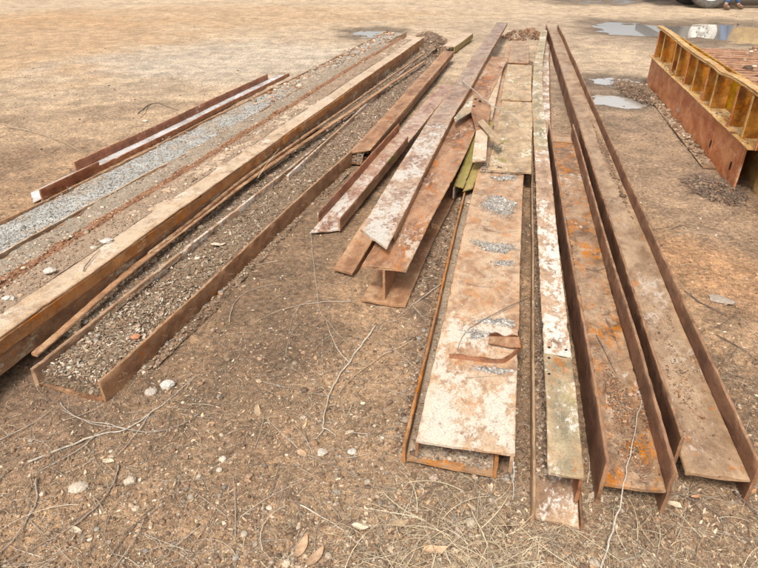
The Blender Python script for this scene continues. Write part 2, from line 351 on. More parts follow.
# ------------------------------------------------------------------ steel beams
def profile(x0, x1, z0, z1, st=.03):
    r = min(min(x1 - x0, z1 - z0) * .28, .004)
    pts = []; ed = []
    def side(ax, az, bx, bz):
        L = math.hypot(bx - ax, bz - az); n = max(1, int(L / st))
        for i in range(n + 1):
            t = i / n; pts.append((ax + (bx - ax) * t, az + (bz - az) * t))
            dd = min(t, 1 - t) * L; ed.append(max(0, 1 - dd / .006) if n > 0 else 1)
    side(x0 + r, z0, x1 - r, z0); side(x1, z0 + r, x1, z1 - r); side(x1 - r, z1, x0 + r, z1); side(x0, z1 - r, x0, z0 + r)
    return np.array(pts), np.array(ed)
seedc = [100]
def bar(name, mat, root, line, sec, y0=0, y1=None, rough=.002, warp=.003, skew=0, skew1=0, ds=.03, twist=0, ragged=.007, wave=None):
    """one plate of a rolled section, swept along the line, with worn uneven faces and torch-cut ends"""
    seedc[0] += 1; sd = seedc[0]
    ly, lx, lz = line
    if y1 is None: y1 = ly[-1]
    n = max(2, int((y1 - y0) / ds)); Y = np.linspace(y0, y1, n + 1)
    pr, ed = profile(*sec); k = len(pr)
    cx = np.interp(Y, ly, lx); cz = np.interp(Y, ly, lz)
    wx = warp * (fbm(Y * 1.1, Y * 0 + sd, sd, 2) - .5) * 2; wz = warp * (fbm(Y * 1.3, Y * 0 + sd + 5, sd, 2) - .5) * 2
    V = np.zeros((n + 1, k, 3))
    PX = pr[None, :, 0]; PZ = pr[None, :, 1]; YY = Y[:, None]
    tw = twist * (YY - y0)
    mx = (sec[0] + sec[1]) / 2; mz = (sec[2] + sec[3]) / 2
    V[..., 0] = mx + (PX - mx) * np.cos(tw) - (PZ - mz) * np.sin(tw) + (cx + wx)[:, None]
    V[..., 2] = mz + (PX - mx) * np.sin(tw) + (PZ - mz) * np.cos(tw) + (cz + wz)[:, None]
    V[..., 1] = YY
    per = np.arange(k)[None, :] * .37
    V[..., 0] += rough * (fbm(YY * 30 + per, PX * 40 + PZ * 31 + 0 * YY, sd + 1, 2) - .5) * 2
    V[..., 2] += rough * (fbm(YY * 30 + 40 + per, PX * 40 + PZ * 31 + 0 * YY, sd + 2, 2) - .5) * 2
    nt_ = np.clip(fbm(YY * 13, PX * 3 + PZ * 3 + 0 * YY + sd, sd + 3, 3, .6) - .70, 0, 1) * .045 * ed[None]
    if (sec[1] - sec[0]) > (sec[3] - sec[2]): V[..., 0] -= np.sign(PX - mx) * nt_
    else: V[..., 2] -= np.sign(PZ - mz) * nt_
    if wave: V[..., 2] += wave(YY, PX)
    fa = np.clip(1 - (YY - y0) / .45, 0, 1); fb = np.clip(1 - (y1 - YY) / .45, 0, 1)
    V[..., 1] += (skew * fa + skew1 * fb) * (PX - mx)
    for e in (0, -1):
        V[e, :, 1] += ragged * (fbm(pr[:, 0] * 30, pr[:, 1] * 30, sd + e + 7, 3) - .5) * 3
    Vf = V.reshape(-1, 3)
    i = np.arange(n)[:, None]; j = np.arange(k)[None, :]; j2 = (j + 1) % k
    F = np.stack([i * k + j, i * k + j2, (i + 1) * k + j2, (i + 1) * k + j], -1).reshape(-1, 4)
    F = F[:, ::-1]
    faces = F.tolist() + [list(range(k)), [n * k + q for q in range(k)][::-1]]
    E = np.tile(ed, (n + 1, 1)); E[0] = 1; E[-1] = 1
    return mk(name, Vf, faces, mat, root, True, 40, {'edge': E.ravel()})
def beam(name, label, cat, pts, group=None, lift=0):
    """root at the near end of the reference line; returns root and local line"""
    W = [P(*p) for p in pts]
    a, b = W[0], W[-1]; ang = math.atan2(b[0] - a[0], b[1] - a[1])
    root = empty(name, (a[0], a[1], 0), -ang, label=label, cat=cat, group=group)
    ca, sa = math.cos(ang), math.sin(ang)
    loc = [((q[0] - a[0]) * sa + (q[1] - a[1]) * ca, (q[0] - a[0]) * ca - (q[1] - a[1]) * sa, q[2]) for q in W]
    ly = np.array([q[0] for q in loc]); lx = np.array([q[1] for q in loc]); lz = np.array([q[2] for q in loc])
    Y = np.linspace(0, ly[-1], 200)
    X = np.interp(Y, ly, lx); Z = np.interp(Y, ly, lz)
    if len(pts) > 2:
        kk = np.ones(21) / 21
        for A in (X, Z):
            base = A[0] + (A[-1] - A[0]) * Y / Y[-1]; d = np.pad(A - base, 10, mode='edge'); A[:] = base + np.convolve(d, kk, 'valid')
    X += .013 * (fbm(Y * .55, Y * 0, len(W) * 7 + int(abs(a[0]) * 100), 2) - .5) * 2 * np.clip(Y, 0, 1); Z += .005 * (fbm(Y * .7, Y * 0 + 3, int(abs(a[1]) * 100), 2) - .5) * 2
    root['len'] = float(ly[-1])
    return root, (Y, X, Z)
def toW(root, x, y, z):
    a = -root.rotation_euler[2]; ca, sa = math.cos(a), math.sin(a)
    return np.stack([root.location[0] + x * ca + y * sa, root.location[1] - x * sa + y * ca, z + np.zeros_like(x)], -1)

GRP = 'rusty steel beams laid out side by side'
T = .010
# A1: far left small open channel, sky reflection put into its pale web colour
A1, l1 = beam('steel_channel', 'leftmost red channel with a pale shiny web and pointed near tip', 'steel channel', [(40, 190, .08), (289, 70, .08)], GRP)
bar('web', M['webpale'], A1, l1, (-.165, -.010, -.075, -.067), .0, None, skew=-.9, skew1=.5)
bar('flange', M['red'], A1, l1, (-.176, -.1655, -.08, .0), .55, l1[0][-1] - .3)
bar('flange', M['red'], A1, l1, (-.0095, 0, -.08, 0), .0, .62)
bar('flange', M['red'], A1, l1, (-.0095, 0, -.08, -.035), .623, None)

# A2: wide open channel brimming with grey gravel
A2, l2 = beam('steel_channel', 'wide channel brimming with loose grey gravel, right of the leftmost shiny channel', 'steel channel', [(0, 222, .12), (388, 31, .12)], GRP)
bar('web', M['brown'], A2, l2, (.001, .335, -.10, -.088), -1.0)
bar('flange', M['pink'], A2, l2, (-.011, 0, -.12, .0), -1.0, warp=.006)
bar('flange', M['tan'], A2, l2, (.336, .347, -.12, .004), -1.0, warp=.014)

# A3 + A4
A4PTS = [(-30, 357, .235), (424, 37, .235)]
A3, l3 = beam('steel_beam', 'dirt-choked beam with a crumbling orange rust edge beside the grey gravel channel', 'steel beam', A4PTS, GRP)
bar('web', M['brown'], A3, l3, (-.68, -.326, -.13, -.118), -.6)
bar('flange', M['orange'], A3, l3, (-.325, -.311, -.20, -.008), -.6, warp=.008, rough=.006)
bar('flange', M['brown'], A3, l3, (-.694, -.681, -.20, -.10), -.6, warp=.006)
A4, l4 = beam('steel_girder', 'long girder with a smooth mud-tan top and an orange stained right side', 'steel girder', A4PTS, GRP)
bar('web', M['tan'], A4, l4, (-.27, -.002, -.012, 0), -.5, warp=.004, ds=.025)
bar('flange', M['orange'], A4, l4, (-.014, 0, -.075, -.0125), -.5, warp=.004, rough=.002)
bar('flange', M['stained'], A4, l4, (-.018, -.004, -.155, -.0755), -.5, warp=.004, rough=.002)
bar('flange', M['flange'], A4, l4, (-.27, -.258, -.155, -.0125), -.5, warp=.004)

# A5 bars
A5, l5 = beam('flat_bar', 'thin brown flat bar lying along the gap right of the tan-topped girder', 'flat bar', [(38, 357, .11), (120, 280, .12), (250, 180, .12), (424, 62, .12)], GRP)
bar('bar', M['pink'], A5, l5, (-.018, .018, 0, .014), warp=.004)
A5b, l5b = beam('steel_rod', 'slim dark rod with a worn light edge tucked against the tan-topped girder', 'steel rod', [(150, 256, .12), (250, 176, .14), (425, 54, .14)], GRP)
bar('rod', M['stained'], A5b, l5b, (-.011, .011, 0, .02), warp=.006)

# A6
A6, l6 = beam('steel_channel', 'open channel filled with dirt, stones and bark, its clean right flange facing the bare ground', 'steel channel', [(106, 401, .012), (352, 163, .012)], GRP)
bar('web', M['brown'], A6, l6, (-.325, -.012, 0, .010), 0, None, skew=-.05)
bar('flange', M['pink'], A6, l6, (-.011, .001, -.012, .105), 0, None, warp=.006)
bar('flange', M['pale'], A6, l6, (-.342, -.326, -.01, .088), 0, None, warp=.006)
A6b, l6b = beam('steel_channel', 'rear length of litter-filled channel running past the short inverted channel', 'steel channel', [(326, 162, .012), (428, 60, .012)], GRP)
bar('web', M['brown'], A6b, l6b, (-.08, .30, 0, .010))
bar('flange', M['pale'], A6b, l6b, (-.094, -.078, -.01, .09), -.6, None)

# B1 inverted short channel
B1, lb1 = beam('short_channel', 'short upside-down channel with a dusty top and dark open near end', 'steel channel', [(350, 151, .10), (443, 51, .16)], GRP)
bar('web', M['pink'], B1, lb1, (0, .15, -.008, 0), 0, None, skew=-.85 * -1, warp=.004)
bar('flange', M['brown'], B1, lb1, (.142, .151, -.075, -.009), .12, None)
bar('flange', M['brown'], B1, lb1, (0, .009, -.075, -.009), 0, None)
B1b, lb1b = beam('short_channel', 'small channel offcut with a mossy flange behind the short upside-down channel', 'steel channel', [(442, 46, .12), (462, 33, .12)], GRP)
bar('web', M['tan'], B1b, lb1b, (0, .2, -.008, 0)); bar('flange', M['green'], B1b, lb1b, (.19, .2, -.09, -.009))

# B2 open channel, pointed near tip
B2, lb2 = beam('short_channel', 'red open channel with a pale web and sharp near tip left of the mottled girder', 'steel channel', [(313, 230, .02), (376, 158, .08), (440, 85, .21)], GRP)
bar('web', M['redpale'], B2, lb2, (0, .155, 0, .008), 0, None, skew=.55, warp=.003, ds=.02)
bar('flange', M['red'], B2, lb2, (-.010, -.001, 0, .07), .10, 1.9)
bar('flange', M['greenred'], B2, lb2, (.156, .165, -.004, .075), .04, 1.6)

# B3 mottled inverted angle and the plate under it
B3, lb3 = beam('steel_angle', 'long mottled girder with scaly silver patches lying across the top of its neighbours', 'steel angle', [(361, 229, .265), (388, 185, .265), (416, 140, .265), (429, 120, .265), (497, 22, .265)], GRP)
bar('leg', M['silver'], B3, lb3, (0, .185, -.012, 0), -.09, None, skew=-.95, warp=.003, ds=.02)
bar('leg', M['brown'], B3, lb3, (.174, .185, -.05, -.0125), .0, None, skew=0)
bar('leg', M['red'], B3, lb3, (-.006, .005, -.08, -.0125), .12, None)
B3b, lb3b = beam('steel_plate', 'grainy brown plate poking out from under the mottled girder, left of the I-beam', 'steel plate', [(332, 270, .03), (362, 222, .10), (425, 140, .14)], GRP)
bar('plate', M['pink'], B3b, lb3b, (0, .12, -.012, 0), 0, None, skew=-.25, twist=-.02, rough=.002)
bar('edge_leg', M['brown'], B3b, lb3b, (.110, .122, -.09, -.0125), .03, None)

# B4 I-beam standing upright
B4, lb4 = beam('i_beam', 'upright I-beam with a broad brown top flange and visible web at its near end', 'I-beam', [(384, 268, .205), (442, 165, .21), (500, 57, .205)], GRP)
bar('top_flange', M['pinkred'], B4, lb4, (-.112, .112, -.011, 0), 0, None, warp=.003, skew=.02, ds=.02)
bar('web', M['pink'], B4, lb4, (-.006, .006, -.180, -.0115), .0, None)
bar('bottom_flange', M['pink'], B4, lb4, (-.115, .115, -.192, -.1805), -.03, None, warp=.003)

# B5 green pieces, bracket, strip
B5, lb5 = beam('painted_channel', 'moss-green painted channel offcut leaning in the gap beside the wide girder', 'steel channel', [(453, 186, .13), (481, 118, .20)], GRP)
bar('web', M['green'], B5, lb5, (0, .07, -.008, 0), 0, None, skew=-.5, twist=.0)
bar('flange', M['greengrey'], B5, lb5, (.0, .009, -.09, -.0085), .0, None)
bar('flange', M['green'], B5, lb5, (.07, .13, -.03, -.022), .02, None, skew=1.2)
B7, lb7 = beam('flat_strip', 'narrow tan strip lying between the I-beam and the wide dusty girder', 'flat bar', [(486, 118, .2), (500, 62, .2)], GRP)
bar('strip', M['tan'], B7, lb7, (-.055, .055, -.02, 0), 0, None)
def plate(name, mat, pts, th, parent=None, org=None):
    """flat cut plate from corner points in space"""
    A = np.array(pts, float); 
    if org is not None: A = A - np.array(org)
    nrm = np.cross(A[1] - A[0], A[2] - A[0]); nrm /= np.linalg.norm(nrm)
    if nrm[2] < 0: nrm = -nrm; 
    k = len(A); V = np.vstack([A, A - nrm * th])
    F = [list(range(k)), [k + i for i in range(k)][::-1]] + [[i, k + i, k + (i + 1) % k, (i + 1) % k] for i in range(k)]
    return mk(name, V, F, mat, parent, False, attrs={'edge': np.zeros(2 * k)})
bo = P(472, 130, 0)
BR = empty('gusset_bracket', bo, 0, label='rusty gusset bracket with bolt holes and an arm crossing the narrow strip', cat='bracket', group=None)
plate('plate', M['pink'], [P(474, 93, .27), P(491, 105, .26), P(488, 128, .25), P(476, 131, .25), P(471, 112, .27)], .010, BR, bo)
plate('wing', M['greengrey'], [P(474, 93, .27), P(471, 112, .27), P(455, 122, .275), P(454, 118, .275)], .008, BR, bo)
plate('skirt', M['tan'], [P(476, 131, .25), P(488, 128, .25), P(486, 160, .21), P(472, 162, .20)], .008, BR, bo)
plate('arm', M['lapped'], [P(478, 122, .29), P(483, 119, .29), P(504, 142, .24), P(498, 145, .24)], .008, BR, bo)
def disc(name, mat, c, r, parent, org, th=.002, k=14, nrm=(0, 0, 1)):
    c = np.array(c, float) - np.array(org); n = np.array(nrm, float); n /= np.linalg.norm(n)
    a = np.cross(n, (0, 1, 0.1)); a /= np.linalg.norm(a); b = np.cross(n, a)
    ring = [c + r * (math.cos(t) * a + math.sin(t) * b) for t in np.linspace(0, 2 * math.pi, k, endpoint=False)]
    V = [q + n * th for q in ring] + [q - n * th for q in ring]
    F = [list(range(k)), list(range(2 * k - 1, k - 1, -1))] + [[i, k + i, k + (i + 1) % k, (i + 1) % k] for i in range(k)]
    return mk(name, V, F, mat, parent, False)
for (u, v_) in ((475.5, 99), (480, 101), (474, 106)): disc('bolt_hole', M['black'], P(u, v_, .274), .014, BR, bo)

# C1 wide inverted channel and the one it sits in
C1b, lc1b = beam('wide_channel', 'rubble-filled channel on the ground that cradles the wide dusty girder', 'steel channel', [(406, 462, .012), (470, 180, .012), (505, 62, .012)], GRP)
bar('web', M['web'], C1b, lc1b, (.0, .30, 0, .010), 0, None, skew=-.05)
bar('flange', M['orange'], C1b, lc1b, (-.013, -.001, -.01, .075), 0, None, warp=.004)
bar('flange', M['orange'], C1b, lc1b, (.301, .313, -.01, .075), .0, None)
C1, lc1 = beam('wide_girder', 'wide flat-topped girder dusted pink and white, carrying grey gravel patches', 'steel girder', [(416, 440, .135), (508, 42, .135)], GRP)
bar('top_plate', M['slab'], C1, lc1, (0, .325, -.010, 0), 0, None, skew=.02, warp=.003, rough=.0015, ds=.02)
bar('flange', M['pale'], C1, lc1, (.314, .325, -.085, -.0105), .0, None)
bar('flange', M['brown'], C1, lc1, (.0, .010, -.075, -.0105), .0, None)
def onC1(vn_, u0, vf, u1, dz, name, label, mat, wdt=.305, lip=False, inv=False):
    r, l = beam(name, label, 'steel plate', [(u0, vn_, .135 + dz), (u1, vf, .135 + dz)], GRP)
    bar('plate', mat, r, l, (0, wdt, -.012, 0), 0, None, warp=.003, ragged=.01)
    if inv: bar('lip', M['ochre'], r, l, (0.02, wdt - .02, -dz + .002, -.0125), .02, .05)
onC1(170, 487.5, 101, 501, .013, 'cover_plate', 'thin tan plate lapped over the middle of the wide dusty girder', M['lapped'])
onC1(99, 501, 64, 507.2, .030, 'cover_plate', 'thick tan block plate with a rusty front lip on the wide girder', M['lapped'], inv=True)
onC1(62, 508, 41, 512.5, .044, 'cover_plate', 'farthest grey-tan plate stacked at the rear of the wide girder', M['webgrey'], .26, inv=True)

# C2 narrow angle, slightly bowed, on a base channel
C2b, lc2b = beam('narrow_channel', 'narrow open channel under the long pale angle, its stained near end jutting out', 'steel channel', [(536, 521, .012), (531, 300, .012), (533, 150, .012), (541, 45, .012)], GRP)
bar('web', M['pale'], C2b, lc2b, (0, .135, 0, .010), 0, None, skew=-.05)
bar('flange', M['webgrey'], C2b, lc2b, (-.012, -.001, -.01, .065), 0, None)
bar('flange', M['darkbrown'], C2b, lc2b, (.136, .146, -.01, .02), .0, None)
C2, lc2 = beam('long_angle', 'long slightly bowed pale angle with a bolt-holed greenish near end', 'steel angle', [(549, 473, .165), (544, 370, .165), (540, 300, .165), (537, 200, .165), (534, 150, .165), (531.5, 100, .165), (535, 60, .165), (541, 30, .165)], GRP)
bar('top_leg', M['greengrey'], C2, lc2, (0, .108, -.010, 0), 0, .62, warp=.002, ds=.02)
bar('top_leg', M['pale'], C2, lc2, (.001, .109, -.010, 0), .623, 3.3, warp=.003, ds=.025)
bar('top_leg', M['greengrey'], C2, lc2, (.0, .108, -.012, -.002), 3.303, None, warp=.003)
bar('side_leg', M['red'], C2, lc2, (.098, .108, -.13, -.0105), .015, None)
c2o = C2.location
for (u, v_) in ((549, 347.5), (549, 358), (549, 374), (566, 350), (551, 389)):
    h = disc('bolt_hole', M['black'], P(u, v_, .1658), .006, None, (0, 0, 0), .0012, 12); h.name = 'bolt_hole'
    h.parent = C2; h.matrix_parent_inverse = (bpy.data.objects[C2.name].matrix_basis).inverted()

# D1, D2 H-beams lying with web flat
D1, ld1 = beam('h_beam', 'shorter H-beam on its side with tall dark flanges, between the pale angle and longest beam', 'H-beam', [(606, 462, .19), (549, 123, .19)], GRP)
bar('web', M['web'], D1, ld1, (.012, .198, -.105, -.093), .0, None, skew=.02, ds=.02, warp=.002)
bar('left_flange', M['flange'], D1, ld1, (0, .0115, -.19, 0), 0, None, warp=.002)
bar('right_flange', M['flange'], D1, ld1, (.1985, .210, -.19, 0), 0, None, warp=.002)
bar('end_plate', M['webgrey'], D1, ld1, (.02, .19, -.092, -.08), -.001 if 0 else 3.7, 3.82)
D2, ld2 = beam('h_beam', 'longest H-beam, on the far right of the row with a pale worn web', 'H-beam', [(683, 440, .17), (546, 24, .17)], GRP)
bar('web', M['webgrey'], D2, ld2, (.012, .208, -.09, -.078), -.06, None, skew=.02, warp=.002)
bar('left_flange', M['flange'], D2, ld2, (0, .0115, -.17, 0), 0.02, None, warp=.002)
bar('right_flange', M['flange'], D2, ld2, (.2085, .220, -.17, 0), -.07, None, warp=.002)

# ------------------------------------------------------------------ stones, straw, leaves
def ico(sub):
    t = (1 + 5 ** .5) / 2
    V = [(-1, t, 0), (1, t, 0), (-1, -t, 0), (1, -t, 0), (0, -1, t), (0, 1, t), (0, -1, -t), (0, 1, -t), (t, 0, -1), (t, 0, 1), (-t, 0, -1), (-t, 0, 1)]
    F = [(0, 11, 5), (0, 5, 1), (0, 1, 7), (0, 7, 10), (0, 10, 11), (1, 5, 9), (5, 11, 4), (11, 10, 2), (10, 7, 6), (7, 1, 8), (3, 9, 4), (3, 4, 2), (3, 2, 6), (3, 6, 8), (3, 8, 9), (4, 9, 5), (2, 4, 11), (6, 2, 10), (8, 6, 7), (9, 8, 1)]
    V = [np.array(q) / np.linalg.norm(q) for q in V]
    for _ in range(sub):
        c = {}; F2 = []
        def mid(a, b):
            k = (min(a, b), max(a, b))
            if k not in c: m = V[a] + V[b]; V.append(m / np.linalg.norm(m)); c[k] = len(V) - 1
            return c[k]
        for a, b, d in F: ab, bd, da = mid(a, b), mid(b, d), mid(d, a); F2 += [(a, ab, da), (b, bd, ab), (d, da, bd), (ab, bd, da)]
        F = F2
    return np.array(V), np.array(F)
I0 = ico(0); I1 = ico(1); I2 = ico(2)
def rot_rand(n, tilt=1.0):
    q = rng.normal(size=(n, 4)); q /= np.linalg.norm(q, axis=1)[:, None]
    a, b, c, d = q.T
    return np.stack([1 - 2 * (c * c + d * d), 2 * (b * c - a * d), 2 * (b * d + a * c), 2 * (b * c + a * d), 1 - 2 * (b * b + d * d), 2 * (c * d - a * b),
                     2 * (b * d - a * c), 2 * (c * d + a * b), 1 - 2 * (b * b + c * c)], -1).reshape(n, 3, 3)
PAL = {'mix': [(.46, .40, .33), (.56, .46, .36), (.62, .55, .46), (.36, .33, .30), (.44, .28, .17), (.50, .38, .27), (.25, .17, .12), (.40, .27, .18)],
       'grey': [(.44, .43, .41), (.54, .53, .52), (.34, .33, .32), (.62, .61, .60), (.48, .44, .41), (.24, .23, .22), (.52, .46, .41)],
       'pale': [(.60, .50, .40), (.68, .61, .52), (.50, .38, .28), (.42, .30, .21), (.56, .42, .30), (.36, .25, .17)],
       'orange': [(.42, .19, .085), (.46, .28, .16), (.34, .15, .07), (.55, .42, .30), (.34, .17, .08)],
       'brown': [(.24, .16, .10), (.32, .22, .15), (.18, .12, .08), (.42, .31, .22), (.28, .17, .11)]}
def stones(S, pos, size, pal, sub=0, flat=.6, sink=.25):
    n = len(pos)
    if n == 0: return
    V0, F0 = (I0, I1, I2)[sub]
    sh = rng.uniform(.65, 1.3, (n, 1, 3)) * np.array([1, 1, flat])[None, None]
    V = V0[None] * (1 + rng.uniform(-.22, .22, (n, len(V0), 1)))
    Rm = rot_rand(n)
    V = np.einsum('nij,nkj->nki', Rm, V * 1.0); V = V * sh
    a = rng.uniform(0, 6.28, n); ca, sa = np.cos(a)[:, None], np.sin(a)[:, None]
    x = V[..., 0] * ca - V[..., 1] * sa; y = V[..., 0] * sa + V[..., 1] * ca
    V = np.stack([x, y, V[..., 2]], -1) * size[:, None, None]
    V += pos[:, None, :]; V[..., 2] += (size * flat * (1 - 2 * sink))[:, None]
    pl = np.array(pal); C = pl[rng.integers(0, len(pl), n)] * rng.uniform(.45, .95, (n, 1)) * np.array([1.04, .97, .88])
    F = F0[None] + (np.arange(n) * len(V0))[:, None, None]
    S.addm(V.reshape(-1, 3), F.reshape(-1, 3), np.repeat(C, len(V0), 0))
def straws(S, pos, L, wd, pal, up=.12, curl=.5, seg=4):
    n = len(pos)
    if n == 0: return
    a = rng.uniform(0, 6.28, n); k = rng.normal(0, curl, n); el = np.abs(rng.normal(0, up, n))
    pts = np.zeros((n, seg + 1, 3)); tang = np.zeros((n, seg + 1, 2))
    p = np.zeros((n, 3)); 
    for s in range(seg + 1):
        pts[:, s] = p; th = a + k * (s / seg); tang[:, s, 0] = np.cos(th); tang[:, s, 1] = np.sin(th)
        e = el * (1 - 1.6 * s / seg)
        p = p + (L / seg)[:, None] * np.stack([np.cos(th) * np.cos(e), np.sin(th) * np.cos(e), np.sin(e)], -1)
    pts[..., 2] = np.maximum(pts[..., 2], 0) + .0015
    hw = (wd / 2)[:, None] * np.linspace(1, .5, seg + 1)[None]
    off = np.stack([-tang[..., 1] * hw, tang[..., 0] * hw, np.zeros_like(hw)], -1)
    mid = pts.copy(); mid[..., 2] += hw * .9
    V = np.stack([pts - off, mid, pts + off], 2) + pos[:, None, None, :]
    m = seg + 1; base = (np.arange(n) * m * 3)[:, None, None]
    f = []
    for s in range(seg):
        for c_ in range(2): f.append([s * 3 + c_, s * 3 + c_ + 1, (s + 1) * 3 + c_ + 1, (s + 1) * 3 + c_])
    F = (np.array(f)[None] + base).reshape(-1, 4)
    F = np.vstack([F[:, [0, 1, 2]], F[:, [0, 2, 3]]])
    pl = np.array(pal); C = pl[rng.integers(0, len(pl), n)] * rng.uniform(.7, 1.15, (n, 1))
    S.addm(V.reshape(-1, 3), F, np.repeat(C, m * 3, 0))
def chips(S, pos, size, pal, asp=.4):
    """curled leaf or bark flakes: 2x3 quads each"""
    n = len(pos)
    if n == 0: return
    ts = np.linspace(-1, 1, 5); w_ = np.array([.12, .75, 1, .7, .06])
    G = np.zeros((5, 3, 3))
    for i in range(5):
        for j in range(3): G[i, j] = (ts[i], (j - 1) * w_[i], abs(j - 1) * .5)
    G = G.reshape(-1, 3)
    V = np.tile(G[None], (n, 1, 1)) * np.stack([np.ones(n), rng.uniform(.7, 1.3, n) * asp, rng.uniform(-.5, .8, n) * asp], -1)[:, None]
    V[..., 2] += (rng.uniform(-.25, .35, n)[:, None]) * V[..., 0] ** 2
    V += rng.normal(0, .04, V.shape)
    tx = rng.normal(0, .3, n)[:, None]; ty = rng.normal(0, .3, n)[:, None]
    V[..., 2] += V[..., 0] * tx + V[..., 1] * ty
    a = rng.uniform(0, 6.28, n); ca, sa = np.cos(a)[:, None], np.sin(a)[:, None]
    x = V[..., 0] * ca - V[..., 1] * sa; y = V[..., 0] * sa + V[..., 1] * ca
    V = np.stack([x, y, V[..., 2]], -1) * size[:, None, None]; V[..., 2] -= V[..., 2].min(1)[:, None] * .6
    V += pos[:, None, :]
    f = [[i * 3 + j, i * 3 + j + 1, (i + 1) * 3 + j + 1, (i + 1) * 3 + j] for i in range(4) for j in range(2)]
    F = (np.array(f)[None] + (np.arange(n) * 15)[:, None, None]).reshape(-1, 4); F = np.vstack([F[:, [0, 1, 2]], F[:, [0, 2, 3]]])
    pl = np.array(pal); C = pl[rng.integers(0, len(pl), n)] * rng.uniform(.7, 1.15, (n, 1))
    S.addm(V.reshape(-1, 3), F, np.repeat(C, 15, 0))
STRAW = [(.52, .42, .27), (.44, .33, .20), (.60, .50, .34), (.30, .21, .13), (.38, .28, .18)]
LEAF = [(.46, .30, .17), (.36, .22, .12), (.54, .38, .23), (.28, .17, .10), (.60, .47, .33)]

def scatter(n, y0, y1, pw=1.2, dens=None, xm=1.0):
    """random ground points, denser near the viewer's side"""
    u = rng.uniform(0, 1, n * 3); y = (y0 ** (1 - pw) + u * (y1 ** (1 - pw) - y0 ** (1 - pw))) ** (1 / (1 - pw))
    hw = (.66 * (y * cs + CAM_H * sn) + .35) * xm; x = rng.uniform(-1, 1, n * 3) * hw
    if dens is not None:
        k = rng.uniform(0, 1, n * 3) < dens(x, y); x = x[k]; y = y[k]
    x = x[:n]; y = y[:n]
    return np.stack([x, y, ground_h(x, y)], -1)
def gd(x, y):   # gravelly patches
    a = sstep(.42, .68, fbm(x * 2.1, y * 2.1, 81, 3))
    c = np.exp(-((x + .15) / .75) ** 2 - ((y - 1.5) / .8) ** 2)
    d = np.exp(-((x - 2.0) / .6) ** 2 - ((y - 2.0) / 1.3) ** 2) * .4
    return np.clip(.15 + .5 * a + .8 * c + d, 0, 1) * (1 - .85 * sstep(5, 9, y))
S = Soup()
p = scatter(42000, 1.0, 6, 1.9, gd); stones(S, p, np.exp(rng.normal(-6.25, .42, len(p))), PAL['mix'], 0, .6)
p = scatter(2000, 1.0, 5, 1.9, gd); stones(S, p, np.exp(rng.normal(-5.4, .32, len(p))), PAL['mix'] + PAL['brown'], 1, .5)
p = scatter(150, 1.0, 5, 1.9, lambda x, y: gd(x, y) ** 2); stones(S, p, np.exp(rng.normal(-4.6, .22, len(p))), PAL['mix'], 2, .5)
p = scatter(2600, 5, 16, 1.3); stones(S, p, np.exp(rng.normal(-5.1, .4, len(p))), PAL['brown'] + PAL['pale'], 0, .5)
p = scatter(16000, 1.0, 7, 1.8); stones(S, p, np.exp(rng.normal(-5.7, .45, len(p))), PAL['brown'] + [(.36, .235, .145)] * 3, 0, .8, .35)   # soil crumbs
tag(S.build('gravel', M['stone']), 'loose gravel and soil crumbs scattered over the bare dirt', 'gravel', kind='stuff')
S = Soup()
def sdn(x, y):
    a = sstep(.45, .7, fbm(x * 1.7 + 9, y * 1.7, 91, 3))
    c = np.exp(-((x - .25) / .35) ** 2 - ((y - 1.08) / .3) ** 2) * 1.2 + np.exp(-((x - 1.1) / .5) ** 2 - ((y - 1.2) / .25) ** 2) * .25
    return np.clip(.22 + .4 * a + c, 0, 1) * (1 - .8 * sstep(4, 7, y))
p = scatter(17000, .95, 6, 2.2, sdn); straws(S, p, rng.uniform(.012, .06, len(p)), rng.uniform(.0007, .0018, len(p)), STRAW)
def hp(x, y): return np.clip(np.exp(-((x - .24) / .22) ** 2 - ((y - 1.06) / .2) ** 2) * 1.3 + .18 * np.exp(-((x - .9) / .4) ** 2 - ((y - 1.12) / .16) ** 2), 0, 1)
p = scatter(1500, .9, 1.6, 2.0, hp); p[:, 2] += rng.uniform(0, .015, len(p)); straws(S, p, rng.uniform(.06, .2, len(p)), rng.uniform(.0015, .0035, len(p)), STRAW, .25, .7, 6)
p = scatter(11000, 1.0, 7, 1.9, sdn); chips(S, p, rng.uniform(.003, .011, len(p)), LEAF)
p = scatter(110, 1.0, 6, 1.8, sdn); chips(S, p, rng.uniform(.015, .034, len(p)), LEAF, .45)
tag(S.build('dry_grass_litter', M['litter']), 'dry straw, leaf bits and bark flakes littering the dirt', 'plant litter', kind='stuff')

